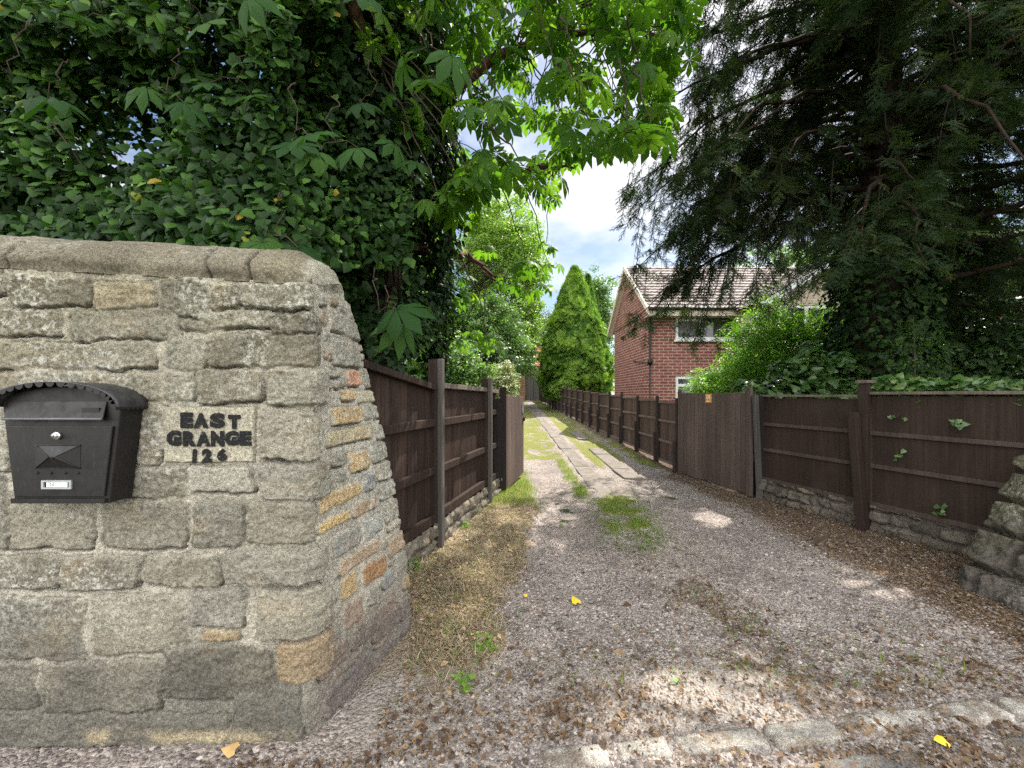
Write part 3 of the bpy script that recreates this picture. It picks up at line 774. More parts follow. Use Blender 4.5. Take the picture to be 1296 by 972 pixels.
# battered end of the wall
_sil = np.array([(335,437),(350,441),(385,448),(430,458),(480,470),(535,486),(600,500),(680,515),(740,524),(800,526)], float)
def yend(z): return 2.54 - 0.19 * np.clip(z, 0, 2.2) / 2.1
_zt = np.linspace(-0.1, 2.35, 60)
_yt = yend(_zt); _py = HOR - (_zt - EYE) * F / _yt
_xt = (np.interp(_py, _sil[:, 0], _sil[:, 1]) - 648) / F * _yt - 0.015
def xend(z): return np.interp(z, _zt, _xt)
RL = 0.86
def wall_base(u, z):
    acc = 0
    for dlt in (-0.05, -0.03, -0.012, 0.012, 0.03, 0.05):
        q = u + dlt
        s = np.clip(q, 0, None) / RL
        s = np.minimum(s, 1.0)
        x = np.where(q < 0, XC + q, XC + s * (xend(z) - XC)) - np.clip(q - RL, 0, None)
        y = np.where(q < 0, WZ, WZ + s * (yend(z) - WZ))
        acc = acc + np.stack([x, y, z], -1)
    return acc / 6
def end_su(px, py):
    """photo pixel -> (u,z) on the battered end"""
    best = None
    s = np.linspace(-0.06, 1.08, 115)
    for z in [0.0]: pass
    zz = np.linspace(-0.1, 2.3, 161)
    S, Z = np.meshgrid(s, zz)
    x = XC + S * (xend(Z) - XC); y = WZ + S * (yend(Z) - WZ)
    d = (648 + x / y * F - px) ** 2 + (HOR - (Z - EYE) / y * F - py) ** 2
    k = np.unravel_index(d.argmin(), d.shape)
    return S[k] * RL, Z[k]
OCH = (0.38, 0.275, 0.145); PGY = (0.235, 0.225, 0.185); ORB = (0.27, 0.155, 0.08); PNK = (0.30, 0.225, 0.155)
ENDS = [(417,519,538,455,511,532,OCH),(457,515,531,484,510,529,PGY),(412,549,566,468,537,556,(0.38,0.32,0.20)),(440,573,602,465,569,593,OCH),
 (473,541,557,488,536,554,PGY),(467,565,586,491,557,579,PGY),(475,592,611,498,581,603,PGY),(456,605,626,473,597,618,(0.17,0.17,0.165)),
 (401,631,644,455,611,627,OCH),(444,640,653,477,626,644,PNK),(477,613,634,501,606,627,PGY),(485,640,662,507,628,654,PGY),
 (399,661,677,441,645,660,(0.44,0.32,0.155)),(420,677,708,455,667,690,(0.25,0.245,0.22)),(459,662,683,483,649,671,(0.26,0.26,0.24)),
 (426,714,728,479,682,700,PNK),(490,690,709,514,664,688,PNK),(456,719,744,487,702,722,ORB),(431,734,764,452,723,745,OCH),
 (463,750,774,479,736,755,PGY),(481,735,751,496,718,735,(0.22,0.22,0.21)),(498,703,728,519,692,715,PGY),(508,735,751,522,722,738,(0.42,0.30,0.13)),
 (433,770,803,457,753,780,(0.27,0.20,0.15)),(444,811,825,475,781,800,(0.2,0.16,0.13)),(478,770,785,500,751,768,(0.26,0.2,0.15)),
 (402,832,862,440,807,832,(0.27,0.21,0.16)),(436,471,488,452,469,487,(0.42,0.24,0.16)),(455,467,492,471,468,491,PGY),(430,494,508,447,492,505,OCH),
 (449,497,508,478,496,508,(0.36,0.33,0.24)),(415,398,424,450,404,424,PGY),(453,412,446,465,418,446,(0.35,0.30,0.22)),(420,432,462,450,432,462,PGY),
 (418,612-600+560,592,436,562,590,PGY),(505,665-30,650,513,655-25,645,PGY),(470,790,815,505,765,785,(0.2,0.17,0.15)),(505,760,790,522,750,775,(0.2,0.18,0.155)),
 (408,875,915,470,825,850,(0.17,0.15,0.135)),(474,825,845,518,790,815,(0.16,0.145,0.13))]

def wall_post(u, z, col, seed):
    # rising damp and splash dirt near the foot, darker olive towards the top of the front
    n = fbm(u * 4, z * 4, seed=seed + 51)
    d = sstep(0.62, 0.12, z + (n - 0.5) * 0.5)[..., None]
    dirt = np.where((u < 0.03)[..., None], np.array((0.085, 0.080, 0.070)), np.array((0.135, 0.115, 0.105)))
    col = col * (1 - 0.72 * d) + dirt * 0.72 * d
    g = (sstep(1.1, 2.0, z + (n - 0.5) * 0.8) * (u < 0.05) * 0.55)[..., None]
    col = col * (1 - g) + col * np.array((0.66, 0.64, 0.50)) * g
    b = np.exp(-((u + 1.40 - 0.10) / 0.22) ** 2 - ((z - 0.97) / 0.10) ** 2)[..., None] * 0   # (kept even)
    y = (np.exp(-((z - 0.03) / 0.03) ** 2) * (u < -0.05) * sstep(0.4, 0.55, n))[..., None] * 0.7
    return col * (1 - y) + np.array((0.36, 0.30, 0.19)) * y

def build_left_wall():
    r = random.Random(11)
    st = []
    for f in FRONT:
        s = fpx(*f[:4], *(f[4:] if len(f) > 4 else ()))
        s[0] -= XC; s[1] -= XC
        if s[5] is None: f_ = r.uniform(0.85, 1.15); s[5] = tuple(v * f_ for v in r.choice(GREY))
        s[0] -= 0.001; s[1] += 0.001; s[2] -= 0.001; s[3] += 0.001; s[4] *= 1.3
        if f[2] > 395 and f[1] > 500: s[1] = max(s[1], 0.02)
        st.append(s)
    for e in ENDS:
        xl, ylt, ylb, xr, yrt, yrb, c = e
        u0, za = end_su(xl, ylt); _, zb = end_su(xl, ylb); u1, zc = end_su(xr, yrt); _, zd = end_su(xr, yrb)
        st.append([u0 + 0.008, u1 - 0.004, (zb + zd) / 2 - 0.004, (za + zc) / 2 + 0.004, r.uniform(0.0, 0.008), tuple(v * 1.05 for v in c)])
    fill = 0
    for _ in range(2500):      # smaller stones packed between the traced ones
        u = r.uniform(0.12, RL); z = r.uniform(0.03, 1.95); w_ = r.uniform(0.05, 0.17); h_ = r.uniform(0.035, 0.075)
        if all(u + w_ < q[0] - 0.004 or u > q[1] + 0.004 or z + h_ < q[2] - 0.004 or z > q[3] + 0.004 for q in st):
            f_ = r.uniform(0.8, 1.15); st.append([u, u + w_, z, z + h_, r.uniform(0, 0.007), tuple(v * f_ for v in r.choice([PGY, PGY, PNK, (0.30, 0.27, 0.21)]))])
    # coursed stones further along, out of the picture's left edge
    z = 0.0
    while z < 2.05:
        hgt = r.uniform(0.14, 0.24); u = -3.4
        while u < -1.62:
            L = r.uniform(0.25, 0.5); e = min(u + L, -1.60)
            st.append([u, e - 0.02, z + 0.01, z + hgt - 0.01, r.uniform(0, 0.008), tuple(v * 1.0 for v in r.choice(GREY))]); u += L
        z += hgt
    us = np.concatenate([np.arange(-3.2, -1.55, 0.014), np.arange(-1.55, -0.08, 0.0052), np.arange(-0.08, 0.10, 0.0042), np.arange(0.10, RL + 0.30, 0.0052)])
    zs = np.linspace(-0.12, 2.06, 430)
    zt = lambda u: np.where(u < 0.04, np.interp(XC + u, [-2.2, -0.9], [2.045, 1.985]), 2.03)
    back = ([(-4.0, 1.9, -0.1), (-4.0, 2.38, -0.1), (-4.0, 2.38, 2.0), (-4.0, 1.9, 2.0), (-0.72, 2.42, -0.1), (-1.02, 2.34, 2.0)], [(1, 4, 5, 2), (3, 2, 5, 5)][:1])
    t = thing('stone_wall', 'pale lichened sandstone garden wall with rounded coping and battered end bearing black painted letters', 'wall', (XC - 0.6, 2.0, 0))
    style = dict(mortar=(0.36, 0.333, 0.275), rough=0.0105, crack=0.028, cw=0.0050, edge=0.011, ochre=0.20, lichen=0.65, endwarp=0.35, base=0.0075, post=wall_post, lichz=lambda z: sstep(0.25, 0.75, z))
    me = relief('masonry', wall_base, us, zs, st, 100, style, STONE, back, zt)
    part('masonry', me, STONE, t)
    # half-round coping stones
    def cop_base(u, v):              # u along X, v 0..1 over the round
        th = math.pi * (0.0 + v)
        zb = np.interp(u, [-3.6, -2.2, -0.9], [2.07, 2.045, 1.975])
        hh = 0.215
        return np.stack([u - 0.085 * sstep(-1.45, -0.92, u) * v, 2.02 - 0.345 * np.cos(th) * (1 + 0 * u), zb + hh * np.sin(th) ** 0.8], -1)
    us = np.concatenate([np.arange(-3.6, -2.3, 0.02), np.arange(-2.3, -0.915, 0.006)])
    vs = np.linspace(0.0, 1.0, 90)
    UU, VV = np.meshgrid(us, vs); P = cop_base(UU, VV)
    du = np.gradient(P, axis=1); dz = np.gradient(P, axis=0); Nn = np.cross(du, dz); Nn /= np.linalg.norm(Nn, axis=-1)[..., None] + 1e-12
    f1 = fbm(UU * 6, VV * 5, seed=201) - 0.5; f2 = fbm(UU * 30, VV * 24, seed=203) - 0.5
    jt = 0
    for j, sl in ((-3.0, 0.03), (-2.13, 0.12), (-1.315, -0.06), (-1.125, -0.03)):
        jt = jt + np.exp(-((UU - j - sl * (VV - 0.2) + (f2) * 0.03) / 0.006) ** 2)
    low = sstep(0.06, 0.0, VV + f2 * 0.05)
    h = f1 * 0.03 + f2 * 0.010 - np.clip(jt, 0, 1) * 0.022 - low * 0.02
    endr = sstep(-1.0, -0.915, UU); h = h - endr * 0.025
    V = P + Nn * h[..., None]
    bs = np.array((0.17, 0.150, 0.112)) * (0.7 + 0.6 * fbm(UU * 4, VV * 6, seed=207))[..., None]
    bs = bs * (1 - 0.7 * np.clip(jt, 0, 1))[..., None]
    md = sstep(-1.12, -1.06, UU + f2 * 0.05)[..., None] * 0.4
    bs = bs * (1 - md) + np.array((0.19, 0.165, 0.11)) * md
    lic = 0.45 * sstep(0.48, 0.66, fbm(UU * 3, VV * 4, seed=211))
    ny, nx = UU.shape
    i = np.arange((ny - 1) * nx).reshape(ny - 1, nx)[:, :-1].ravel(); fq = np.stack([i, i + 1, i + nx + 1, i + nx], 1)
    c4 = np.concatenate([np.clip(bs, 0.01, 0.8), lic[..., None]], -1).reshape(-1, 4)
    Vf = V.reshape(-1, 3)
    # bulging mortared end
    rim = np.arange(ny) * nx + nx - 1
    rings = [rim]; allV = [Vf]; allC = [c4]; b = len(Vf); ctr = Vf[rim].mean(0); ctr[2] -= 0.03
    fq_ = [fq]
    for k in range(1, 9):
        f = 1 - k / 9.0
        R = ctr + (Vf[rim] - ctr) * f
        R[:, 0] = Vf[rim][:, 0] + 0.055 * math.sqrt(1 - f * f) + (fbm(R[:, 1] * 22, R[:, 2] * 22, seed=215) - 0.5) * 0.02
        allV.append(R); allC.append(np.tile([[0.29, 0.27, 0.21, 0.6]], (ny, 1)) * np.stack([0.75 + 0.5 * fbm(R[:, 1] * 15, R[:, 2] * 15, seed=217)] * 3 + [np.ones(ny)], 1))
        cur = b + (k - 1) * ny + np.arange(ny); prev = rings[-1]
        fq_.append(np.stack([prev[:-1], cur[:-1], cur[1:], prev[1:]], 1)); fq_.append(np.array([[prev[-1], cur[-1], cur[0], prev[0]]])); rings.append(cur)
    me = make_mesh('coping', np.vstack(allV), np.vstack(fq_), col=np.vstack(allC), smooth=True)
    part('coping', me, STONE, t)
    # dressed name stone
    k = WZ / F
    x0, x1, z0, z1 = (209 - 648) * k, (326 - 648) * k, EYE + (HOR - 586) * k, EYE + (HOR - 513) * k
    us = np.linspace(x0, x1, 110); zs = np.linspace(z0, z1, 70)
    UU, ZZ = np.meshgrid(us, zs)
    e = np.minimum.reduce([UU - x0, x1 - UU, ZZ - z0, z1 - ZZ]) + (fbm(UU * 30, ZZ * 30, seed=301) - 0.5) * 0.012
    yy = 1.683 + sstep(0.010, -0.002, e) * 0.03 - (fbm(UU * 60, ZZ * 60, seed=303, oct=3) - 0.5) * 0.0035
    bs = np.array((0.345, 0.315, 0.245)) * (0.82 + 0.36 * fbm(UU * 9, ZZ * 9, seed=305))[..., None] * (1 - 0.35 * sstep(0.014, 0.0, e))[..., None]
    c4 = np.concatenate([bs, np.full(UU.shape + (1,), 0.35)], -1).reshape(-1, 4)
    ny, nx = UU.shape
    i = np.arange((ny - 1) * nx).reshape(ny - 1, nx)[:, :-1].ravel(); fq = np.stack([i, i + 1, i + nx + 1, i + nx], 1)
    pl = part('name_stone', make_mesh('name_stone', np.stack([UU, yy, ZZ], -1).reshape(-1, 3), fq, col=c4, smooth=True), STONE, t)
    # stencilled letters
    s = 9.257
    glyphs = [('E', 315, 205, 455, 378), ('A', 470, 212, 630, 380), ('S', 655, 212, 825, 378), ('T', 865, 232, 1005, 388),
              ('G', 155, 412, 320, 585), ('R', 345, 420, 490, 590), ('A', 500, 425, 655, 592), ('N', 668, 418, 815, 592), ('G', 828, 418, 985, 582), ('E', 1000, 420, 1130, 582),
              ('1', 452, 625, 500, 785), ('2', 565, 625, 672, 778), ('6', 740, 622, 845, 760)]
    Vs = []; Ts = []; nb = 0
    for ch, a0, b0, a1, b1 in glyphs:
        gx0, gx1 = ((200 + a0 / s) - 648) * k, ((200 + a1 / s) - 648) * k
        gz1, gz0 = EYE + (HOR - (500 + b0 / s)) * k, EYE + (HOR - (500 + b1 / s)) * k
        if ch == '1':
            P2 = np.array([(0.1, 0), (0.85, 0.0), (1.0, 0.95), (0.4, 1.0), (0.2, 0.9)]); T2 = np.array([(0, 1, 2), (0, 2, 3), (0, 3, 4)])
        else:
            P2, T2 = glyph(ch)
        P2 = (P2 - P2.min(0)) / (P2.max(0) - P2.min(0))
        P3 = np.stack([gx0 + P2[:, 0] * (gx1 - gx0), np.full(len(P2), 1.6785), gz0 + P2[:, 1] * (gz1 - gz0)], 1)
        for q, (dx, dz_) in enumerate(((0, 0), (-0.0022, 0.0005), (0.0022, -0.0005), (0, 0.0018), (0.0004, -0.0018))):
            Vs.append(P3 + np.array([dx, -0.00025 * q, dz_])); Ts.append(T2 + nb); nb += len(P3)
    me = make_mesh('lettering', np.vstack(Vs), np.vstack(Ts))
    part('lettering', me, LETTERP, pl)

def glyph(ch, off=0.062):
    cu = bpy.data.curves.new('glyph', 'FONT'); cu.body = ch; cu.size = 1.0; cu.offset = off; cu.fill_mode = 'FRONT'; cu.resolution_u = 4
    o = bpy.data.objects.new('glyph', cu); COL.objects.link(o)
    dg = bpy.context.evaluated_depsgraph_get()
    me = bpy.data.meshes.new_from_object(o.evaluated_get(dg))
    me.calc_loop_triangles()
    V = np.array([v.co[:2] for v in me.vertices]); T = np.array([t.vertices[:] for t in me.loop_triangles])
    bpy.data.objects.remove(o); bpy.data.curves.remove(cu); bpy.data.meshes.remove(me)
    return V, T
build_left_wall()

def plinth(name, label, A, B, h, seed, tone, thick=0.18, mort=(0.105, 0.09, 0.075)):
    """low stone base under a fence; A,B ground points; visible face on the drive side"""
    A = np.array(A, float); B = np.array(B, float); L = np.linalg.norm(B - A); d = (B - A) / L
    n = np.array([d[1], -d[0]])
    r = random.Random(seed); st = []; z = -0.02
    while z < h:
        hh = r.uniform(0.11, 0.17); u = -0.1
        while u < L:
            w_ = r.uniform(0.14, 0.36); f_ = r.uniform(0.7, 1.2); st.append([u, u + w_ - 0.014, z + 0.006, min(z + hh, h + 0.03) - 0.008, r.uniform(0, 0.025), tuple(v * f_ for v in tone)]); u += w_
        z += hh
    us = np.arange(0, L, 0.012); zs = np.linspace(-0.1, h, int(h / 0.012))
    base = lambda u, z: np.stack([A[0] + d[0] * u, A[1] + d[1] * u, z + 0 * u], -1)
    c0 = [(*A, -0.1), (*B, -0.1), (*B, h), (*A, h)]
    A2 = A - n * thick; B2 = B - n * thick
    c1 = [(*A2, -0.1), (*B2, -0.1), (*B2, h), (*A2, h)]
    me = relief('masonry', base, us, zs, st, seed * 7, dict(mortar=mort, rough=0.045, crack=0.03, ochre=0.15, lichen=0.12), STONE_DARK, (c0 + c1, [(3, 2, 6, 7), (5, 4, 7, 6), (0, 3, 7, 4), (1, 5, 6, 2)]))
    o = link(name, me, STONE_DARK)
    tag(o, label, 'wall')
plinth('stone_plinth', 'low rough stone base wall under the dark left fence beside the dry verge', (-1.03, 2.70), (-0.20, 5.95), 0.27, 5, (0.15, 0.132, 0.105))
plinth('stone_plinth', 'low dark stone base wall under the right fence above brown leaf litter', (3.60, 5.72), (4.50, 2.55)[::1], 0.30, 8, (0.115, 0.098, 0.082))

def build_right_pier():
    zt = [-0.1, 0, 0.32, 0.63, 0.82, 0.94, 2.1]; xt = [3.53, 3.53, 3.70, 3.88, 4.00, 4.09, 4.62]
    r = random.Random(3); st = []; z = -0.05
    for hh in (0.22, 0.26, 0.22, 0.24, 0.2, 0.24, 0.22, 0.25, 0.22, 0.2):
        u = -0.02 + r.uniform(-0.15, 0)
        while u < 1.9:
            w_ = r.uniform(0.3, 0.55); f_ = r.uniform(0.8, 1.2); st.append([u, u + w_ - 0.02, z + 0.008, z + hh - 0.012, r.uniform(0.02, 0.055), tuple(v * f_ for v in (0.078, 0.070, 0.055))]); u += w_
        z += hh
    # u: 0 at the far end, runs towards the camera, then turns right along the road
    def base(u, z):
        acc = 0
        for dl in (-0.08, -0.04, 0, 0.04, 0.08):
            q = u + dl; x = np.interp(z, zt, xt)
            acc = acc + np.stack([np.where(q < 0.16, x + (0.16 - q) * 0.9, np.where(q > 1.2, x + (q - 1.2), x)), np.where(q < 0.16, 3.12 - 0.0 * q, np.where(q > 1.2, 3.12 - 1.04, 3.12 - (q - 0.16))), z], -1)
        return acc / 5
    us = np.arange(-0.2, 2.1, 0.009); zs = np.linspace(-0.1, 2.1, 230)
    def post(u, z, col, seed):
        n = fbm(u * 4, z * 4, seed=seed + 51)
        g = (sstep(0.25, 0.6, z + (n - 0.5) * 0.6) * sstep(0.35, 0.6, n + 0.1))[..., None] * 0.4
        col = col * (1 - g) + np.array((0.095, 0.10, 0.045)) * g
        d = sstep(0.45, 0.15, z + (n - 0.5) * 0.3)[..., None] * 0.7
        return col * (1 - d) + np.array((0.085, 0.072, 0.066)) * d
    me = relief('masonry', base, us, zs, st, 500, dict(mortar=(0.07, 0.065, 0.05), rough=0.06, crack=0.05, ochre=0.1, lichen=0.25, edge=0.022, post=post), STONE_DARK,
                ([(4.6, 3.15, -0.1), (4.6, 3.15, 2.1), (4.6, 2.08, 2.1), (4.0, 3.15, 2.1), (4.0, 2.08, 2.1)], [(3, 4, 2, 1)]))
    t = link('stone_gate_pier', me, STONE_DARK)
    tag(t, 'mossy battered end of a sandstone wall at the right edge of the drive', 'wall')
build_right_pier()

DUSTB = dusty_black()
# ------------------------------------------------------------------ letterbox
def build_letterbox():
    yb = WZ - 0.012; d = 0.10; yf = yb - d
    k = (yf) / F
    def fx(px): return (px - 648) * k
    def fz(py): return EYE + (HOR - py) * k
    xl_t, xr_t = fx(2.5), fx(153.5); xl_b, xr_b = fx(18), fx(138)
    zt, zb = fz(512), fz(637)
    cx = (xl_t + xr_t) / 2
    t = thing('letterbox', 'black metal letterbox with arched roof on the pale stone wall', 'letterbox', (cx, yb, zb))
    # tapered body with arched head
    def outline(inset=0.0, top=True):
        pts = [(xl_b + inset, zb + inset), (xr_b - inset, zb + inset), (xr_t - inset, zt)]
        n = 14; R = (xr_t - xl_t) / 2 - inset; hh = fz(489) - zt - inset
        for i in range(1, n):
            a = math.pi * i / n; pts.append((cx + R * math.cos(a), zt + hh * math.sin(a)))
        pts.append((xl_t + inset, zt)); return pts
    def prism(pts, y0, y1):
        mb = MB(); c = (sum(p[0] for p in pts) / len(pts), sum(p[1] for p in pts) / len(pts))
        mb.poly_prism(pts, (0, y0, 0), (1, 0, 0), (0, 0, 1), (0, y1 - y0, 0)); return mb
    body = part('body', prism(outline(), yf, yb).mesh('body'), DUSTB, t); bevel(body, 0.006, 3)
    # raised door
    def at(z):   # side x at height
        f = (zt - z) / (zt - zb); return xl_t + (xl_b - xl_t) * f, xr_t + (xr_b - xr_t) * f
    z1, z0 = fz(539), fz(628)
    a0, a1 = at(z1); b0, b1 = at(z0); m = 0.016
    mb = MB(); mb.poly_prism([(b0 + m, z0), (b1 - m, z0), (a1 - m, z1), (a0 + m, z1)], (0, yf - 0.009, 0), (1, 0, 0), (0, 0, 1), (0, 0.008, 0))
    door = part('door', mb.mesh('door'), DUSTB, t); bevel(door, 0.003, 2)
    # bottom lip
    mb = MB(); c0, c1 = at(fz(633)); mb.abox((c0 + 0.006, yf - 0.014, fz(636)), (c1 - 0.006, yf - 0.001, fz(630)))
    part('bottom_lip', mb.mesh('bottom_lip'), DUSTB, t)
    # letter flap, tilted outward at its foot
    z1, z0 = fz(508), fz(530); x0, x1 = fx(12), fx(136)
    mb = MB(); mb.poly_prism([(0, 0), (x1 - x0, 0), (x1 - x0, 1), (0, 1)], (x0, yf - 0.020, z0), (1, 0, 0), (0, 0.017, z1 - z0), (0, 0.006, 0))
    fl = part('letter_flap', mb.mesh('letter_flap'), DUSTB, t); bevel(fl, 0.002)
    mb = MB(); mb.tube([(x0, yf - 0.021, z0), (x1, yf - 0.021, z0)], 0.006, 8)
    part('lip', mb.mesh('lip', True), plain('worn_edge', (0.10, 0.10, 0.11), 0.4, 0.5, 0.3), fl)
    mb = MB(); mb.abox((fx(108), yf - 0.014, fz(523)), (fx(130), yf - 0.0105, fz(516)))
    part('raised_mark', mb.mesh('raised_mark'), DUSTB, fl)
    # roof: curved sheet with scalloped eaves
    V = []; n = 48; R = (xr_t - xl_t) / 2 + 0.016; hh = fz(484.5) - zt + 0.004
    th = np.linspace(math.pi * 1.02, -math.pi * 0.02, n)
    arc = np.stack([cx + R * np.cos(th), zt - 0.004 + hh * np.sin(th)], 1)
    y0, y1 = yf - 0.040, yb
    mb = MB(); ny = 6; grid = []
    for j in range(ny + 1):
        yj = y0 + (y1 - y0) * j / ny
        grid.append(np.stack([arc[:, 0], np.full(n, yj), arc[:, 1]], 1))
    g = np.array(grid); g2 = g + np.array([0, 0, 0.004])
    Vg = np.vstack([g.reshape(-1, 3), g2.reshape(-1, 3)]); fq = []
    for j in range(ny):
        for i in range(n - 1):
            a = j * n + i; fq.append((a, a + 1, a + n + 1, a + n)); b = a + (ny + 1) * n; fq.append((b, b + n, b + n + 1, b + 1))
    off = (ny + 1) * n
    for i in range(n - 1):
        fq.append((i, i + off, i + off + 1, i + 1)); a = ny * n + i; fq.append((a, a + 1, a + off + 1, a + off))
    roof = part('roof', make_mesh('roof', Vg, np.array(fq), smooth=True), plain('weathered_black_paint', (0.022, 0.022, 0.024), 0.45, 0.5, var=0.9, scale=24), t)
    mb = MB(); s_ = 19
    for i in range(s_):
        ta = math.pi * (1 - (i + 0.5) / s_); ca = np.array([cx + R * math.cos(ta), zt - 0.004 + hh * math.sin(ta)])
        tg = np.array([R * math.sin(ta), -hh * math.cos(ta)]); tg /= np.linalg.norm(tg); dn = np.array([-tg[1], tg[0]])
        if dn[1] > 0: dn = -dn
        wd = 0.0165
        pl = [ca + tg * wd * math.cos(a) + dn * (0.017 * math.sin(a)) for a in np.linspace(0, math.pi, 8)]
        mb.poly_prism([tuple(p) for p in pl], (0, y0 - 0.001, 0), (1, 0, 0), (0, 0, 1), (0, 0.003, 0))
    for i in range(7):   # scallops along the right eave
        yy = y0 + (y1 - y0) * (i + 0.5) / 7
        pl = [(yy + 0.0095 * math.cos(a), arc[-1, 1] - 0.012 * math.sin(a)) for a in np.linspace(0, math.pi, 8)]
        mb.poly_prism(pl, (arc[-1, 0], 0, 0), (0, 1, 0), (0, 0, 1), (0.003, 0, 0))
    part('scalloped_edge', mb.mesh('scalloped_edge'), DUSTB, roof)
    # embossed envelope: pyramid-like relief with a flap
    ex0, ex1, ez0, ez1 = fx(49), fx(105), fz(592), fz(563); ym = yf - 0.009
    mx_, mz_ = (ex0 + ex1) / 2, (ez0 + ez1) / 2 + 0.002
    V = [(ex0, ym - 0.001, ez0), (ex1, ym - 0.001, ez0), (ex1, ym - 0.001, ez1), (ex0, ym - 0.001, ez1), (mx_ - 0.014, ym - 0.022, mz_), (mx_ + 0.014, ym - 0.022, mz_), (mx_, ym - 0.024, mz_ - 0.004)]
    Fq = [(0, 1, 5, 4), (2, 3, 4, 5)]; Ft = [(1, 2, 5), (3, 0, 4)]
    me = make_mesh('envelope_emblem', np.array(V), [np.array(Fq), np.array(Ft)])
    part('envelope_emblem', me, DUSTB, door)
    mb = MB()
    for (p, q) in (((ex0, ez1), (mx_, mz_ - 0.006)), ((ex1, ez1), (mx_, mz_ - 0.006)), ((ex0, ez0), (mx_ - 0.012, mz_)), ((ex1, ez0), (mx_ + 0.012, mz_)), ((ex0, ez1), (ex1, ez1)), ((ex0, ez0), (ex1, ez0))):
        f = 1.0
        mb.tube([(p[0], ym - 0.002, p[1]), ((p[0] + q[0]) / 2, ym - (0.013 if q[1] != p[1] else 0.002), (p[1] + q[1]) / 2), (q[0], ym - (0.0235 if q[1] != p[1] else 0.002), q[1])], 0.0022, 6)
    part('envelope_ribs', mb.mesh('envelope_ribs', True), DUSTB, door)
    # lock, name plate, air holes
    mb = MB(); lx, lz = fx(77), fz(551)
    mb.tube([(lx, ym - 0.001, lz), (lx, ym - 0.010, lz)], [0.0155, 0.0145], 20); mb.tube([(lx, ym - 0.010, lz), (lx, ym - 0.017, lz)], [0.010, 0.0095], 20)
    lk = part('lock', mb.mesh('lock', True), CHROME, door)
    mb = MB(); mb.abox((lx - 0.0014, ym - 0.0182, lz - 0.006), (lx + 0.0014, ym - 0.0168, lz + 0.006)); part('keyhole', mb.mesh('keyhole'), BLACKP, lk)
    for px in (51, 68, 86, 102):
        mb = MB(); mb.tube([(fx(px), ym - 0.0005, fz(598)), (fx(px), ym - 0.003, fz(598))], [0.006, 0.005], 10)
        part('rivet', mb.mesh('rivet', True), BLACKP, door)
    mb = MB(); x0, x1, z0, z1 = fx(57.5), fx(95), fz(618), fz(607)
    for lo, hi in (((x0, z0), (x1, z0 + 0.007)), ((x0, z1 - 0.007), (x1, z1)), ((x0, z0 + 0.007), (x0 + 0.009, z1 - 0.007)), ((x1 - 0.009, z0 + 0.007), (x1, z1 - 0.007))):
        mb.abox((lo[0], ym - 0.006, lo[1]), (hi[0], ym - 0.0008, hi[1]))
    npz = part('name_plate', mb.mesh('name_plate'), plain('dull_steel', (0.42, 0.43, 0.44), 0.4, 0.5, 0.6), door)
    mb = MB(); mb.abox((x0 + 0.018, ym - 0.0032, z0 + 0.008), (x1 - 0.018, ym - 0.0012, z1 - 0.008))
    part('card', mb.mesh('card'), WHITE, npz)
    Vs = []; Ts = []; nb = 0; gx = x0 + 0.024
    for ch in '126':
        P2, T2 = glyph(ch, 0.0); P2 = (P2 - P2.min(0)); P2 = P2 / P2[:, 1].max() * 0.013
        Vs.append(np.stack([gx + P2[:, 0], np.full(len(P2), ym - 0.0036), z0 + 0.0115 + P2[:, 1]], 1)); Ts.append(T2 + nb); nb += len(P2); gx += P2[:, 0].max() + 0.004
    part('number', make_mesh('number', np.vstack(Vs), np.vstack(Ts)), BLACKP, npz)
build_letterbox()

# ------------------------------------------------------------------ fences and gates
class Line:
    """vertical plane through two ground points; s along, n towards the drive"""
    def __init__(s, A, B, side):
        s.A = np.array(A, float); s.B = np.array(B, float); s.L = np.linalg.norm(s.B - s.A); s.d = (s.B - s.A) / s.L
        s.n = np.array([s.d[1], -s.d[0]]) * side
    def p(s, u, v, z): q = s.A + s.d * u + s.n * v; return np.array([q[0], q[1], z])
    def box(s, mb, u0, u1, v0, v1, z0, z1, z0b=None, z1b=None, lean=0.0, twist=0.0):
        """z at start / end may differ (sloping rails)"""
        z0b = z0 if z0b is None else z0b; z1b = z1 if z1b is None else z1b
        c = (s.p(u0, v0, z0) + s.p(u1, v1, z1) + s.p(u1, v1, z1b) + s.p(u0, v0, z0b)) / 4
        c = s.p((u0 + u1) / 2, (v0 + v1) / 2, (z0 + z1 + z0b + z1b) / 4)
        hu = (u1 - u0) / 2; hv = (v1 - v0) / 2; hz = (z1 - z0) / 2
        ca, sa = math.cos(twist), math.sin(twist)
        du = s.d * ca + s.n * sa; dv = s.n * ca - s.d * sa
        mb.box(c, (du[0] * hu, du[1] * hu, (z1b - z1) / 2), (dv[0] * hv, dv[1] * hv, 0), (s.d[0] * lean * hz, s.d[1] * lean * hz, hz))

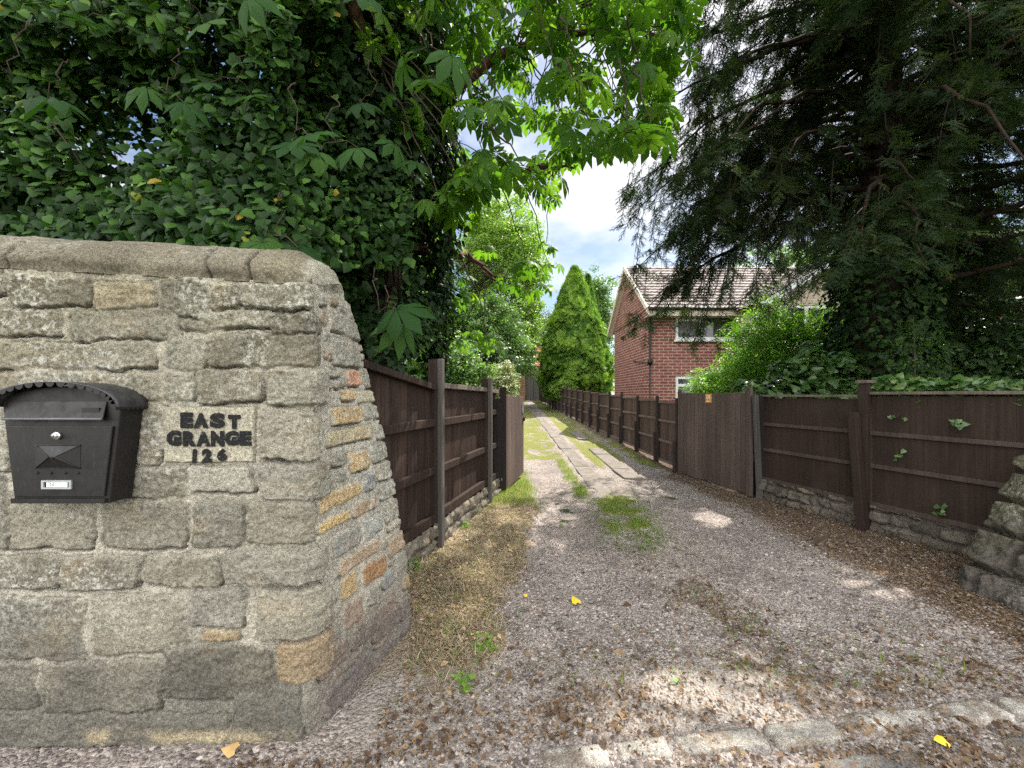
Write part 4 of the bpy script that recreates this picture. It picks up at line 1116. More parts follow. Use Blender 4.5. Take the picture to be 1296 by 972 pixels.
def build_left_fence():
    Ln = Line((-1.035, 2.70), (-0.19, 6.05), 1)
    r = random.Random(2)
    t = thing('close_board_fence', 'tall dark brown close-board fence with grey posts leading away from the letterbox wall', 'fence', (-0.6, 4.3, 0))
    su = lambda Y: (Y - 2.70) / (6.05 - 2.70) * Ln.L
    posts = [su(3.846), su(5.40)]
    bays = [(0.0, su(3.80), 1.745, 1.60), (su(3.89), su(5.36), 1.625, 1.60), (su(5.44), su(5.98), 1.60, 1.57)]
    for bi, (a, b, zt0, zt1) in enumerate(bays):
        mb = MB(); u = a
        while u < b - 0.03:
            w_ = r.uniform(0.085, 0.108); e = min(u + w_, b)
            f = (u - a) / (b - a); ztop = zt0 + (zt1 - zt0) * f - 0.03
            gap = r.uniform(0.007, 0.013)
            if bi == 0 and abs((u - a) / (b - a) - 0.62) < 0.045: gap = 0.022
            if bi == 1 and abs((u - a) / (b - a) - 0.30) < 0.035: gap = 0.016
            Ln.box(mb, u + gap, e, -0.055, -0.040, 0.29, ztop, lean=r.uniform(-0.010, 0.010), twist=r.uniform(0.08, 0.17) * (1 if True else -1))
            u += w_
        part('boards', mb.mesh('boards'), WOOD, t)
        for zr, hgt in ((1.20, 0.075), (0.74, 0.075), (0.27, 0.09)):
            mb = MB(); jz = r.uniform(-0.015, 0.015)
            Ln.box(mb, a, b, -0.022, 0.028, zr + jz, zr + hgt + jz)
            bevel(part('rail', mb.mesh('rail'), WOOD, t), 0.006)
        mb = MB(); Ln.box(mb, a, b, -0.07, 0.03, zt0 - 0.055, zt0, zt1 - 0.055, zt1)
        bevel(part('top_rail', mb.mesh('top_rail'), CAPW if bi else WOODR, t), 0.006)
    for u, zt in ((posts[0], 1.85), (posts[1], 1.73)):
        mb = MB(); Ln.box(mb, u - 0.032, u + 0.032, 0.03, 0.085, -0.1, zt)
        p_ = part('post', mb.mesh('post'), WOODP, t); bevel(p_, 0.008)
        mb = MB(); Ln.box(mb, u - 0.040, u + 0.040, -0.06, 0.028, 0.05, zt - 0.005)
        bevel(part('post', mb.mesh('post'), WOODR, t), 0.006)
build_left_fence()

def build_gates():
    # left gate, swung open along the fence
    t = thing('wooden_gate', 'open brown board gate at the end of the left fence dappled with sun', 'gate', (-0.15, 5.98, 0))
    G = Line((-0.115, 6.02), (0.19, 7.15), 1)
    r = random.Random(9)
    mb = MB(); n = 11; w_ = G.L / n
    for i in range(n):
        Ln_u = i * w_
        G.box(mb, Ln_u + 0.002, Ln_u + w_ - 0.002, 0.0, 0.022, 0.045 + 0.06 * i / n, 1.49 - 0.02 * i / n)
    bevel(part('boards', mb.mesh('boards'), WOODG, t), 0.004)
    mb = MB(); G.box(mb, 0, G.L, -0.05, -0.002, 0.2, 0.29); G.box(mb, 0, G.L, -0.05, -0.002, 1.2, 1.29)
    G.box(mb, -0.03, 0.05, -0.055, -0.004, 0.02, 1.52)
    part('frame', mb.mesh('frame'), WOODR, t)
    mb = MB(); G.box(mb, G.L - 0.16, G.L - 0.03, 0.023, 0.034, 1.18, 1.36); 
    part('latch_plate', mb.mesh('latch_plate'), plain('grey_iron', (0.17, 0.17, 0.17), 0.5, 0.4, 0.3), t)
    mb = MB(); G.box(mb, G.L - 0.07, G.L + 0.01, 0.024, 0.046, 1.03, 1.10)
    part('bolt', mb.mesh('bolt'), BLACKM, t)
    for (x, y, s_, zt) in ((-0.215, 5.92, 0.055, 1.44), (-0.135, 5.99, 0.050, 1.62)):
        mb = MB(); mb.box((x, y, zt / 2 - 0.05), (s_, 0, 0), (0, s_, 0), (0, 0, zt / 2 + 0.05))
        bevel(part('post', mb.mesh('post'), BLACKW, t), 0.006)
    # right gate
    t = thing('wooden_gate', 'open brown vertical board gate with an orange notice in front of the green shrub', 'gate', (3.5, 5.85, 0))
    G = Line((3.45, 5.80), (3.17, 7.42), -1)
    n = 15; w_ = G.L / n; mb = MB()
    for i in range(n):
        u = i * w_; G.box(mb, u + 0.0055, u + w_ - 0.0055, 0.0, 0.022, 0.055 + 0.015 * math.sin(i), 1.535)
    bevel(part('boards', mb.mesh('boards'), WOODG, t), 0.004)
    for a_, b_, zt_ in ((-0.085, -0.004, 1.62), (G.L + 0.004, G.L + 0.06, 1.60)):
        mb = MB(); G.box(mb, a_, b_, -0.03, 0.026, 0.03, zt_); bevel(part('stile', mb.mesh('stile'), WOODG, t), 0.005)
    for z_ in (0.2, 1.22):
        mb = MB(); G.box(mb, 0, G.L, -0.055, -0.003, z_, z_ + 0.1); part('rail', mb.mesh('rail'), WOODR, t)
    mb = MB(); mb.box((3.60, 5.73, 0.72), (0.065, 0, 0), (0, 0.065, 0), (0, 0, 0.77))
    bevel(part('post', mb.mesh('post'), BLACKW, t), 0.006)
    mb = MB(); mb.box((3.515, 5.66, 0.80), (0.035, 0.012, 0), (-0.008, 0.024, 0), (-0.03, 0.0, 0.70))
    bevel(part('stop_post', mb.mesh('stop_post'), WOODP2, t), 0.005)
    mb = MB(); mb.box((3.515, 5.615, 0.10), (0.03, 0.01, 0), (-0.008, 0.024, 0), (0.012, 0, 0.13)); mb.box((3.53, 5.58, 0.22), (0.035, 0, 0), (0, 0.02, 0), (0.02, 0, 0.05))
    part('foot_block', mb.mesh('foot_block'), WOODP, t)
    # notice
    t = thing('notice_sign', 'small orange notice screwed to the top of the right gate', 'sign', tuple(G.p(0.82, 0.03, 1.46)))
    mb = MB(); G.box(mb, 0.745, 0.895, 0.0235, 0.029, 1.375, 1.520)
    part('plate', mb.mesh('plate'), plain('orange_plastic', (0.62, 0.27, 0.045), 0.45, 0.4, var=0.15), t)
    mb = MB(); v0, v1 = 0.030, 0.0312
    G.box(mb, 0.765, 0.875, v0, v1, 1.385, 1.405)
    for u in (0.772, 0.812, 0.848): G.box(mb, u, u + 0.018, v0, v1, 1.43, 1.505)
    G.box(mb, 0.792, 0.810, v0, v1, 1.485, 1.505); G.box(mb, 0.832, 0.846, v0, v1, 1.43, 1.45)
    part('printing', mb.mesh('printing'), plain('pale_print', (0.72, 0.60, 0.42), 0.5, 0.3, var=0.1), t)
BLACKW = wood_mat('black_timber', (0.010, 0.008, 0.008), (0.028, 0.022, 0.021), greyamt=0.05)
WOODP2 = wood_mat('grey_brown_timber', (0.055, 0.050, 0.046), (0.11, 0.105, 0.098), greyamt=0.3)
build_gates()

def build_right_fence():
    Ln = Line((3.60, 5.76), (4.56, 2.13), -1)
    if Ln.n[0] > 0: Ln.n = -Ln.n
    r = random.Random(12)
    t = thing('panel_fence', 'dark brown two-bay board fence on stone base behind the right leaf litter', 'fence', (4.0, 4.4, 0))
    um = (5.76 - 4.46) / (5.76 - 2.13) * Ln.L
    for (a, b, zt) in ((0.06, um - 0.02, 1.475), (um + 0.10, Ln.L, 1.505)):
        mb = MB(); u = a
        while u < b - 0.02:
            w_ = r.uniform(0.13, 0.18); e = min(u + w_, b)
            Ln.box(mb, u + 0.0015, e, -0.022, -0.010, 0.31, zt - 0.02, twist=r.uniform(-0.007, 0.007), lean=r.uniform(-0.003, 0.003)); u += w_
        part('boards', mb.mesh('boards'), WOODR, t)
        for z in (0.70, 1.06):
            mb = MB(); Ln.box(mb, a, b, -0.008, 0.022, z, z + 0.045, z + r.uniform(-0.01, 0.01) + 0.0, z + 0.045)
            bevel(part('rail', mb.mesh('rail'), WOODRL, t), 0.004)
        mb = MB(); Ln.box(mb, a, b, -0.03, 0.028, 0.28, 0.325)
        bevel(part('rail', mb.mesh('rail'), WOODRL, t), 0.004)
        mb = MB(); Ln.box(mb, a, b, -0.05, 0.035, zt, zt + 0.03)
        bevel(part('cap_rail', mb.mesh('cap_rail'), CAPW, t), 0.004)
    mb = MB(); Ln.box(mb, um + 0.0, um + 0.09, -0.04, 0.05, -0.05, 1.63)
    pp = part('post', mb.mesh('post'), WOODR, t); bevel(pp, 0.006)
    mb = MB(); Ln.box(mb, um - 0.02, um + 0.11, -0.06, 0.07, 1.63, 1.665)
    bevel(part('post_cap', mb.mesh('post_cap'), CAPW, pp), 0.005)
    mb = MB(); c = Ln.p(um + 0.035, 0.10, 0.62); dd = Ln.d
    mb.box(c, (dd[0] * 0.042, dd[1] * 0.042, 0), (Ln.n[0] * 0.042, Ln.n[1] * 0.042, 0), (-dd[0] * 0.05 , -dd[1] * 0.05, 0.69))
    bevel(part('brace_post', mb.mesh('brace_post'), WOODR, t), 0.006)
WOODRL = wood_mat('rail_timber', (0.048, 0.035, 0.031), (0.090, 0.068, 0.060), greyamt=0.2)
build_right_fence()

def build_far_fence():
    r = random.Random(21)
    A = np.array([3.22, 7.55]); B = np.array([2.28, 33.5])
    t = thing('panel_fence', 'long brown fence of many narrow bays running up the drive past the brick house', 'fence', (3.0, 12, gz(12)))
    d = (B - A) / np.linalg.norm(B - A); n = np.array([-d[1], d[0]])
    if n[0] > 0: n = -n
    L = np.linalg.norm(B - A); u = 0.05
    bigs = 0
    while u < L - 0.5:
        w_ = r.uniform(1.15, 1.35) if u > 1.0 else (0.95 if u < 0.5 else 1.2)
        y0 = A[1] + d[1] * u; y1 = A[1] + d[1] * (u + w_); g0, g1 = float(gz(y0)), float(gz(y1)); gm = (g0 + g1) / 2
        Ln = Line(A + d * u, A + d * (u + w_), 1); Ln.n = n
        mb = MB(); k = 0.0
        while k < w_ - 0.02:
            bw = 0.12; e = min(k + bw, w_)
            Ln.box(mb, k + 0.002, e, -0.02, -0.005, gm + 0.10, gm + 1.33, twist=r.uniform(-0.05, 0.05)); k += bw
        part('boards', mb.mesh('boards'), WOODF, t)
        for z in (0.08, 0.5, 0.92, 1.31):
            if y0 > 22 and z != 1.31: continue
            mb = MB(); Ln.box(mb, 0, w_, -0.004, 0.028, gm + z, gm + z + 0.05); part('rail', mb.mesh('rail'), CAPW2, t)
        mb = MB(); zt = g0 + r.uniform(1.39, 1.48)
        Ln.box(mb, -0.034, 0.034, 0.02, 0.065, g0 - 0.1, zt)
        part('post', mb.mesh('post'), BLACKW2, t)
        if r.random() < 0.75:
            mb = MB(); Ln.box(mb, -0.01, 0.05, 0.067, 0.11, g0 - 0.1, g0 + r.uniform(0.6, 0.8), lean=0.03)
            part('spur_post', mb.mesh('spur_post'), BLACKW2, t)
        u += w_
CAPW2 = wood_mat('fence_rail', (0.09, 0.07, 0.062), (0.16, 0.13, 0.115), greyamt=0.2)
BLACKW2 = wood_mat('dark_post', (0.022, 0.016, 0.015), (0.05, 0.038, 0.035), greyamt=0.1)
build_far_fence()

# ------------------------------------------------------------------ buildings
def wall_panels(mb, origin, ux, W, z0, ztop, holes, thick, inward):
    """vertical wall with rectangular openings; ztop may be a list of (u,z) for a gable. UV in metres."""
    o = np.asarray(origin, float); ux = np.asarray(ux, float); inw = np.asarray(inward, float) * thick
    xs = sorted({0.0, W, *[h[0] for h in holes], *[h[1] for h in holes], *([p[0] for p in ztop] if isinstance(ztop, list) else [])})
    zt = (lambda u: np.interp(u, [p[0] for p in ztop], [p[1] for p in ztop])) if isinstance(ztop, list) else (lambda u: ztop)
    for a, b in zip(xs[:-1], xs[1:]):
        hs = sorted([h for h in holes if h[0] < (a + b) / 2 < h[1]], key=lambda h: h[2])
        zc = z0
        segs = []
        for h in hs: segs.append((zc, zc, h[2], h[2])); zc = h[3]
        segs.append((zc, zc, float(zt(a)), float(zt(b))))
        for (la, lb, ha, hb) in segs:
            P = [o + ux * a + np.array([0, 0, la]), o + ux * b + np.array([0, 0, lb]), o + ux * b + np.array([0, 0, hb]), o + ux * a + np.array([0, 0, ha])]
            mb.quadv(P, [(a, la), (b, lb), (b, hb), (a, ha)])
    for h in holes:          # reveals
        c = [o + ux * h[0] + np.array([0, 0, h[2]]), o + ux * h[1] + np.array([0, 0, h[2]]), o + ux * h[1] + np.array([0, 0, h[3]]), o + ux * h[0] + np.array([0, 0, h[3]])]
        for i in range(4):
            j = (i + 1) % 4
            mb.quadv([c[i], c[i] + inw, c[j] + inw, c[j]], [(0, 0), (0.1, 0), (0.1, 0.1), (0, 0.1)])

def window(t, x0, x1, z0, z1, y, mull, trans=()):
    """white framed window facing -Y; mull: x positions, trans: (x0,x1,z) bars"""
    mb = MB(); f = 0.105
    mb.abox((x0, y + 0.02, z0), (x0 + f, y + 0.10, z1)); mb.abox((x1 - f, y + 0.02, z0), (x1, y + 0.10, z1))
    mb.abox((x0 + f, y + 0.02, z0), (x1 - f, y + 0.10, z0 + f)); mb.abox((x0 + f, y + 0.02, z1 - f), (x1 - f, y + 0.10, z1))
    for m in mull: mb.abox((m - 0.06, y + 0.023, z0 + f), (m + 0.06, y + 0.097, z1 - f))
    for a, b, z in trans: mb.abox((a, y + 0.021, z - 0.05), (b, y + 0.099, z + 0.05))
    fr = part('window', mb.mesh('window'), WHITE, t)
    mb = MB(); mb.abox((x0 - 0.06, y - 0.07, z0 - 0.07), (x1 + 0.06, y + 0.10, z0 - 0.002)); part('sill', mb.mesh('sill'), WHITE, fr)
    mb = MB(); mb.quadv([(x0 + f, y + 0.07, z0 + f), (x1 - f, y + 0.07, z0 + f), (x1 - f, y + 0.07, z1 - f), (x0 + f, y + 0.07, z1 - f)]); part('pane', mb.mesh('pane'), GLASS, fr)
    return fr

def tile_roof(name, A, B, up, mat, t, row=0.25, colw=0.21, amp=0.016):
    """A,B eave corners (world), up = vector from eave to ridge"""
    A = np.array(A, float); B = np.array(B, float); up = np.array(up, float)
    L = np.linalg.norm(B - A); H = np.linalg.norm(up); d = (B - A) / L; uu = up / H
    nrm = np.cross(d, uu); nrm *= np.sign(nrm[2]) if nrm[2] else 1
    rows = max(3, int(round(H / row))); us = np.arange(0, L + 0.001, colw / 6); vs = []
    for i in range(rows):
        vs += [(i + 0.0) / rows, (i + 0.5) / rows, (i + 0.985) / rows]
    vs.append(1.0); vs = np.array(vs)
    UU, VV = np.meshgrid(us, vs)
    rowi = np.minimum(np.floor(VV * rows + 1e-6), rows - 1); fr = VV * rows - rowi
    hgt = (1 - fr) * 0.045 + amp * np.maximum(0, np.sin(UU / colw * 2 * math.pi)) + (_hash(np.floor(UU / colw), rowi, rowi * 0, 3) - 0.5) * 0.012
    P = A + d * UU[..., None] + up * VV[..., None] + nrm * (hgt + 0.02)[..., None]
    ny, nx = UU.shape
    i = np.arange((ny - 1) * nx).reshape(ny - 1, nx)[:, :-1].ravel(); fq = np.stack([i, i + 1, i + nx + 1, i + nx], 1)
    rnd = _hash(np.floor(UU / colw), rowi, rowi * 0 + 5, 9)
    V = P.reshape(-1, 3); b = len(V)
    V = np.vstack([V, [A - nrm * 0.03, B - nrm * 0.03, B + up - nrm * 0.03, A + up - nrm * 0.03]])
    fq = np.vstack([fq, [[b + 3, b + 2, b + 1, b]]])
    return part(name, make_mesh(name, V, fq, rnd=np.concatenate([rnd.ravel(), [0.5] * 4])), mat, t)

TILE = attr_mat('concrete_roof_tiles', [(0.0, (0.185, 0.155, 0.145)), (0.5, (0.26, 0.222, 0.208)), (1.0, (0.33, 0.285, 0.268))])
TILER = attr_mat('clay_roof_tiles', [(0.0, (0.36, 0.13, 0.07)), (0.5, (0.46, 0.20, 0.11)), (1.0, (0.50, 0.30, 0.20))])

def build_house():
    t = thing('brick_house', 'two-storey red brick house with tiled gable roof beyond the drive fence', 'house', (7, 16, gz(15)))
    x0, x1 = 5.11, 9.2; yf, yb = 14.6, 19.7; zE = 4.95; zR = 7.05; yr = (yf + yb) / 2
    zg = 0.0
    Y = yf
    holes = []
    wx0 = (855 - 648) / F * Y; wz1 = EYE + (HOR - 391) / F * Y; wz0 = EYE + (HOR - 430) / F * Y
    holes.append((wx0 - x0, wx0 + 2.45 - x0, wz0, wz1))
    lz1 = EYE + (HOR - 476) / F * Y; holes.append((wx0 - x0, wx0 + 0.65 - x0, 0.9, lz1))
    mb = MB(); wall_panels(mb, (x0, yf, 0), (1, 0, 0), x1 - x0, zg, zE, holes, 0.1, (0, 1, 0))
    part('front_wall', mb.mesh('front_wall'), BRICK, t)
    mb = MB()
    wall_panels(mb, (x0, yb, 0), (0, -1, 0), yb - yf, zg, [(0, zE), ((yb - yf) / 2, zR - 0.12), (yb - yf, zE)], [], 0.1, (1, 0, 0))
    mb.quadv([(x1 + 8, yb, 0), (x0, yb, 0), (x0, yb, zE), (x1 + 8, yb, zE)])
    part('gable_wall', mb.mesh('gable_wall'), BRICK, t)
    window(t, wx0, wx0 + 2.45, wz0, wz1, yf, [wx0 + 0.95], [(wx0 + 0.085, wx0 + 0.89, wz1 - 0.40)])
    # net curtain behind the left light
    mb = MB()
    for i in range(9): mb.quadv([(wx0 + 0.12 + i * 0.085, yf + 0.064 - 0.006 * (i % 2), wz0 + 0.1), (wx0 + 0.205 + i * 0.085, yf + 0.064 - 0.006 * ((i + 1) % 2), wz0 + 0.1), (wx0 + 0.205 + i * 0.085, yf + 0.064 - 0.006 * ((i + 1) % 2), wz1 - 0.46), (wx0 + 0.12 + i * 0.085, yf + 0.064 - 0.006 * (i % 2), wz1 - 0.46)])
    part('curtain', mb.mesh('curtain'), plain('net_curtain', (0.13, 0.135, 0.13), 0.9, 0.1, var=0.6, scale=9), t)
    window(t, wx0, wx0 + 0.65, 0.9, lz1, yf, [], [(wx0 + 0.085, wx0 + 0.565, lz1 - 0.34)])
    ov = 0.42; go = 0.22
    run = yr - yf + ov; rise = (zR - zE) * run / (yr - yf)
    tile_roof('roof', (x0 - go, yf - ov, zR - rise), (x1 + 8.0, yf - ov, zR - rise), (0, run, rise), TILE, t)
    tile_roof('roof', (x0 - go, yb + ov, zR - rise), (x1 + 8.0, yb + ov, zR - rise), (0, -run, rise), TILE, t)
    # bargeboards and soffits
    mb = MB()
    for ya, yb_ in ((yf - ov, yr), (yb + ov, yr)):
        a = np.array([x0 - go - 0.025, ya, zR - rise - 0.04]); b = np.array([x0 - go - 0.025, yb_, zR - 0.04])
        mid = (a + b) / 2; h = (b - a) / 2
        mb.box(mid, (0.025, 0, 0), h, (0, 0, 0.11))
        mb.box(mid + np.array([go / 2 + 0.03, 0, -0.075]), (go / 2, 0, 0), h, (0, 0, 0.012))
    part('bargeboard', mb.mesh('bargeboard'), CREAMP, t)
    mb = MB(); mb.abox((x0 - go, yf - ov - 0.03, zR - rise - 0.26), (x1, yf - ov - 0.003, zR - rise - 0.03)); mb.abox((x0 - go, yf - ov, zR - rise - 0.255), (x1, yf - 0.003, zR - rise - 0.235))
    part('fascia', mb.mesh('fascia'), CREAMP, t)
    mb = MB(); mb.tube([(x0 - go - 0.02, yf - ov - 0.085, zR - rise - 0.015), (x1, yf - ov - 0.085, zR - rise - 0.015)], 0.058, 8)
    part('gutter', mb.mesh('gutter', True), BLACKM, t)
    mb = MB(); xd = x0 - 0.03
    mb.tube([(x0 + 0.15, yf - ov - 0.085, zR - rise - 0.07), (x0 + 0.10, yf - ov - 0.06, zR - rise - 0.22), (xd + 0.02, yf - 0.08, zE - 0.45), (xd, yf - 0.055, zE - 0.65), (xd, yf - 0.055, 0)], 0.06, 8)
    mb.abox((xd - 0.075, yf - 0.13, 2.62), (xd + 0.075, yf - 0.004, 2.80))
    part('downpipe', mb.mesh('downpipe', True), BLACKM, t)
    mb = MB(); mb.tube([(x0 - 0.05, yf + 0.1, 2.72), (x0 - 0.05, yf + 1.9, 2.92)], 0.028, 6)
    part('waste_pipe', mb.mesh('waste_pipe', True), plain('grey_pipe', (0.14, 0.09, 0.08), 0.6), t)
    mb = MB(); mb.abox((x0 - 0.10, 18.0, 4.03), (x0 - 0.002, 18.14, 4.17)); part('vent', mb.mesh('vent'), BLACKM, t)
    # pale brick gabled wing towards the road
    wy = 13.0; wx = (968 - 648) / F * wy; wW = 6.4; we = 4.55; wr = 6.45
    wz1 = EYE + (HOR - 386) / F * wy; wx0 = (985 - 648) / F * wy; wx1 = (1058 - 648) / F * wy
    mb = MB()
    wall_panels(mb, (wx, wy, 0), (1, 0, 0), wW, zg, [(0, we), (wW / 2, wr), (wW, we)], [(wx0 - wx, wx1 - wx, wz1 - 1.35, wz1), (4.0, 5.6, 3.0, 4.3)], 0.1, (0, 1, 0))
    mb.quadv([(wx, 14.58, 0), (wx, wy, 0), (wx, wy, we), (wx, 14.58, we)], [(0, 0), (1.6, 0), (1.6, we), (0, we)])
    mb.quadv([(wx + wW, wy, 0), (wx + wW, yb, 0), (wx + wW, yb, we), (wx + wW, wy, we)], [(0, 0), (6, 0), (6, we), (0, we)])
    part('wing_wall', mb.mesh('wing_wall'), BRICKC, t)
    window(t, wx0, wx1, wz1 - 1.35, wz1, wy, [(wx0 + wx1) / 2], [])
    window(t, wx + 4.0, wx + 5.6, 3.0, 4.3, wy, [wx + 4.8], [])
    sl = (wr - we) / (wW / 2)
    tile_roof('wing_roof', (wx - 0.35, wy - 0.3, we - 0.35 * sl + 0.1), (wx - 0.35, wy + 4.2, we - 0.35 * sl + 0.1), (wW / 2 + 0.35, 0, (wW / 2 + 0.35) * sl), TILE, t)
    tile_roof('wing_roof', (wx + wW + 0.35, wy - 0.3, we - 0.35 * sl + 0.1), (wx + wW + 0.35, wy + 4.2, we - 0.35 * sl + 0.1), (-wW / 2 - 0.35, 0, (wW / 2 + 0.35) * sl), TILE, t)
    mb = MB()
    for sx, xe in ((1, wx - 0.35), (-1, wx + wW + 0.35)):
        a = np.array([xe, wy - 0.33, we - 0.35 * sl + 0.02]); b = np.array([wx + wW / 2, wy - 0.33, wr + 0.02]); h = (b - a) / 2
        mb.box((a + b) / 2, h, (0, 0.02, 0), (0, 0, 0.10))
    part('wing_bargeboard', mb.mesh('wing_bargeboard'), plain('grey_white_paint', (0.60, 0.62, 0.62), 0.6, var=0.1), t)

    # neighbour's brick house behind the yew
    t = thing('brick_house', 'red brick house just visible behind the yew at the right edge', 'house', (19, 14, 0))
    x0, x1, yf, yb, zE, zR = 15.2, 23, 12.6, 19, 5.0, 7.2
    Y = yf; wx0 = (1258 - 648) / F * Y
    mb = MB(); hl = [(wx0 - x0, wx0 + 1.2 - x0, 2.1, 3.4)]
    wall_panels(mb, (x0, yf, 0), (1, 0, 0), x1 - x0, 0, zE, hl, 0.1, (0, 1, 0))
    wall_panels(mb, (x0, yb, 0), (0, -1, 0), yb - yf, 0, [(0, zE), ((yb - yf) / 2, zR), (yb - yf, zE)], [], 0.1, (1, 0, 0))
    part('wall', mb.mesh('wall'), BRICK, t)
    window(t, wx0, wx0 + 1.2, 2.1, 3.4, yf, [wx0 + 0.6], [])
    run = (yb - yf) / 2 + 0.3
    tile_roof('roof', (x0 - 0.2, yf - 0.3, zE - 0.2), (x1, yf - 0.3, zE - 0.2), (0, run, zR - zE + 0.2), TILE, t)
    tile_roof('roof', (x0 - 0.2, yb + 0.3, zE - 0.2), (x1, yb + 0.3, zE - 0.2), (0, -run, zR - zE + 0.2), TILE, t)

    # garage at the head of the drive
    Y = 34.0; g = float(gz(Y))
    t = thing('garage', 'old brick garage with grey double doors at the far end of the drive', 'garage', (2, Y, g))
    x0, x1 = 0.38, 4.6; dx0, dx1 = 1.15, 2.60; dz = 3.36; ze = 3.95
    mb = MB(); wall_panels(mb, (x0, Y, 0), (1, 0, 0), x1 - x0, g - 0.2, ze, [(dx0 - x0, dx1 - x0, g - 0.2 + 0.2, dz)], 0.15, (0, 1, 0))
    wall_panels(mb, (x0, Y + 5, 0), (0, -1, 0), 5, g - 0.2, ze, [], 0.1, (1, 0, 0))
    wall_panels(mb, (x1, Y, 0), (0, 1, 0), 5, g - 0.2, ze, [], 0.1, (-1, 0, 0))
    part('wall', mb.mesh('wall'), BRICKO, t)
    gm = plain('grey_door_paint', (0.115, 0.11, 0.10), 0.6, var=0.2)
    for a, b in ((dx0 + 0.02, (dx0 + dx1) / 2 - 0.012), ((dx0 + dx1) / 2 + 0.012, dx1 - 0.02)):
        mb = MB(); n = 5; w_ = (b - a) / n
        for i in range(n): mb.abox((a + i * w_ + 0.008, Y + 0.07, g + 0.02), (a + (i + 1) * w_ - 0.008, Y + 0.11, dz - 0.03))
        part('door', mb.mesh('door'), gm, t)
    mb = MB(); mb.abox((dx0, Y + 0.115, g), (dx1, Y + 0.14, dz)); part('door_backing', mb.mesh('door_backing'), BLACKM, t)
    tile_roof('roof', (x0 - 0.1, Y - 0.25, ze + 0.02), (x1 + 0.2, Y - 0.25, ze + 0.02), (0, 2.9, 2.2), TILER, t)
    tile_roof('roof', (x0 - 0.1, Y + 5.25, ze + 0.02), (x1 + 0.2, Y + 5.25, ze + 0.02), (0, -2.6, 2.2), TILER, t)
build_house()

# ------------------------------------------------------------------ foliage
UP = np.array([0, 0, 1.0])
def clump_points(centers, rad, per, flat=0.6):
    n = len(centers); P = np.repeat(centers, per, 0)
    v = rdir(n * per) * (rng.random(n * per) ** 0.5)[:, None]
    r = np.repeat(np.broadcast_to(rad, (n,)), per)
    return P + v * r[:, None] * np.array([1, 1, flat]), v

def blob_centers(n, c, rad, shell=0.55, lump=0.3, seed=1, zmin=None):
    d = rdir(n); k = 1 + lump * (2 * fbm(d[:, 0] * 2 + 5, d[:, 1] * 2 + 5, d[:, 2] * 2 + 5, seed=seed, oct=3) - 1) * 1.6
    rr = (shell + (1 - shell) * rng.random(n)) * k
    P = np.array(c) + d * rr[:, None] * np.array(rad)
    if zmin is not None: P = P[P[:, 2] > zmin]
    return P

def broad_tree(name, label, cat, c, rad, mat, n=500, per=70, leaf=0.11, crad=0.5, seed=1, trunk=True, group=None, tpl=TPL_DIAMOND, base=None, shell=0.5, tr=0.16, lump=0.3, zmin=None, tmat=None):
    b = np.array([c[0], c[1], float(gz(c[1]))]) if base is None else np.array(base)
    t = thing(name, label, cat, b, group)
    ctr = blob_centers(n, c, rad, shell, lump, seed, zmin)
    P, v = clump_points(ctr, crad * rng.uniform(0.6, 1.3, len(ctr)), per)
    N = v * 0.9 + UP * 0.9 + rng.normal(size=P.shape) * 0.45
    T = rdir(len(P)) + np.array([0, 0, -0.35])
    R = np.clip(np.repeat(rng.random(len(ctr)), per) * 0.55 + rng.random(len(P)) * 0.45, 0, 1)
    part('foliage', leaves('foliage', tpl, P, N, T, leaf * rng.uniform(0.7, 1.25, len(P)), R), mat, t)
    if trunk:
        mb = MB(); top = np.array(c) + np.array([0, 0, rad[2] * 0.3])
        pts = [b - UP * 0.1, b * 0.6 + top * 0.4 + np.array([0.1, 0, 0]), top]
        mb.tube(pts, [tr, tr * 0.75, tr * 0.25], 8)
        for k in range(9):
            e = ctr[rng.integers(len(ctr))]; s_ = b + (top - b) * rng.uniform(0.35, 0.9)
            mb.tube([s_, (s_ + e) / 2 + np.array([0, 0, 0.2]), e], [tr * 0.4, tr * 0.25, tr * 0.08], 6)
        part('trunk', mb.mesh('trunk', True), tmat or BARK, t)
    return t

LM_BRIGHT = leaf_mat('bright_leaves', [(0, (0.10, 0.18, 0.035)), (0.5, (0.17, 0.26, 0.055)), (1, (0.26, 0.34, 0.10))], 0.48)
LM_MID = leaf_mat('mid_leaves', [(0, (0.055, 0.115, 0.030)), (0.5, (0.10, 0.18, 0.05)), (1, (0.17, 0.25, 0.09))], 0.42)
LM_DARK = leaf_mat('dark_leaves', [(0, (0.022, 0.050, 0.016)), (0.5, (0.045, 0.090, 0.028)), (1, (0.08, 0.13, 0.045))], 0.28)
LM_VAR = leaf_mat('variegated_leaves', [(0, (0.10, 0.15, 0.06)), (0.4, (0.22, 0.26, 0.12)), (1, (0.48, 0.46, 0.28))], 0.25)
LM_CON = leaf_mat('cypress_sprays', [(0, (0.032, 0.085, 0.014)), (0.5, (0.100, 0.195, 0.027)), (1, (0.21, 0.33, 0.042))], 0.35, rough=0.6, spec=0.15)
LM_YEW = leaf_mat('yew_needles', [(0, (0.017, 0.032, 0.015)), (0.5, (0.034, 0.056, 0.024)), (0.9, (0.066, 0.090, 0.031)), (1, (0.12, 0.135, 0.04))], 0.28, rough=0.8, spec=0.1)
LM_IVY = leaf_mat('ivy_leaves', [(0, (0.011, 0.030, 0.007)), (0.45, (0.024, 0.062, 0.012)), (0.8, (0.062, 0.140, 0.022)), (0.97, (0.13, 0.24, 0.04)), (1.0, (0.30, 0.22, 0.03))], 0.2, rough=0.5, spec=0.14)
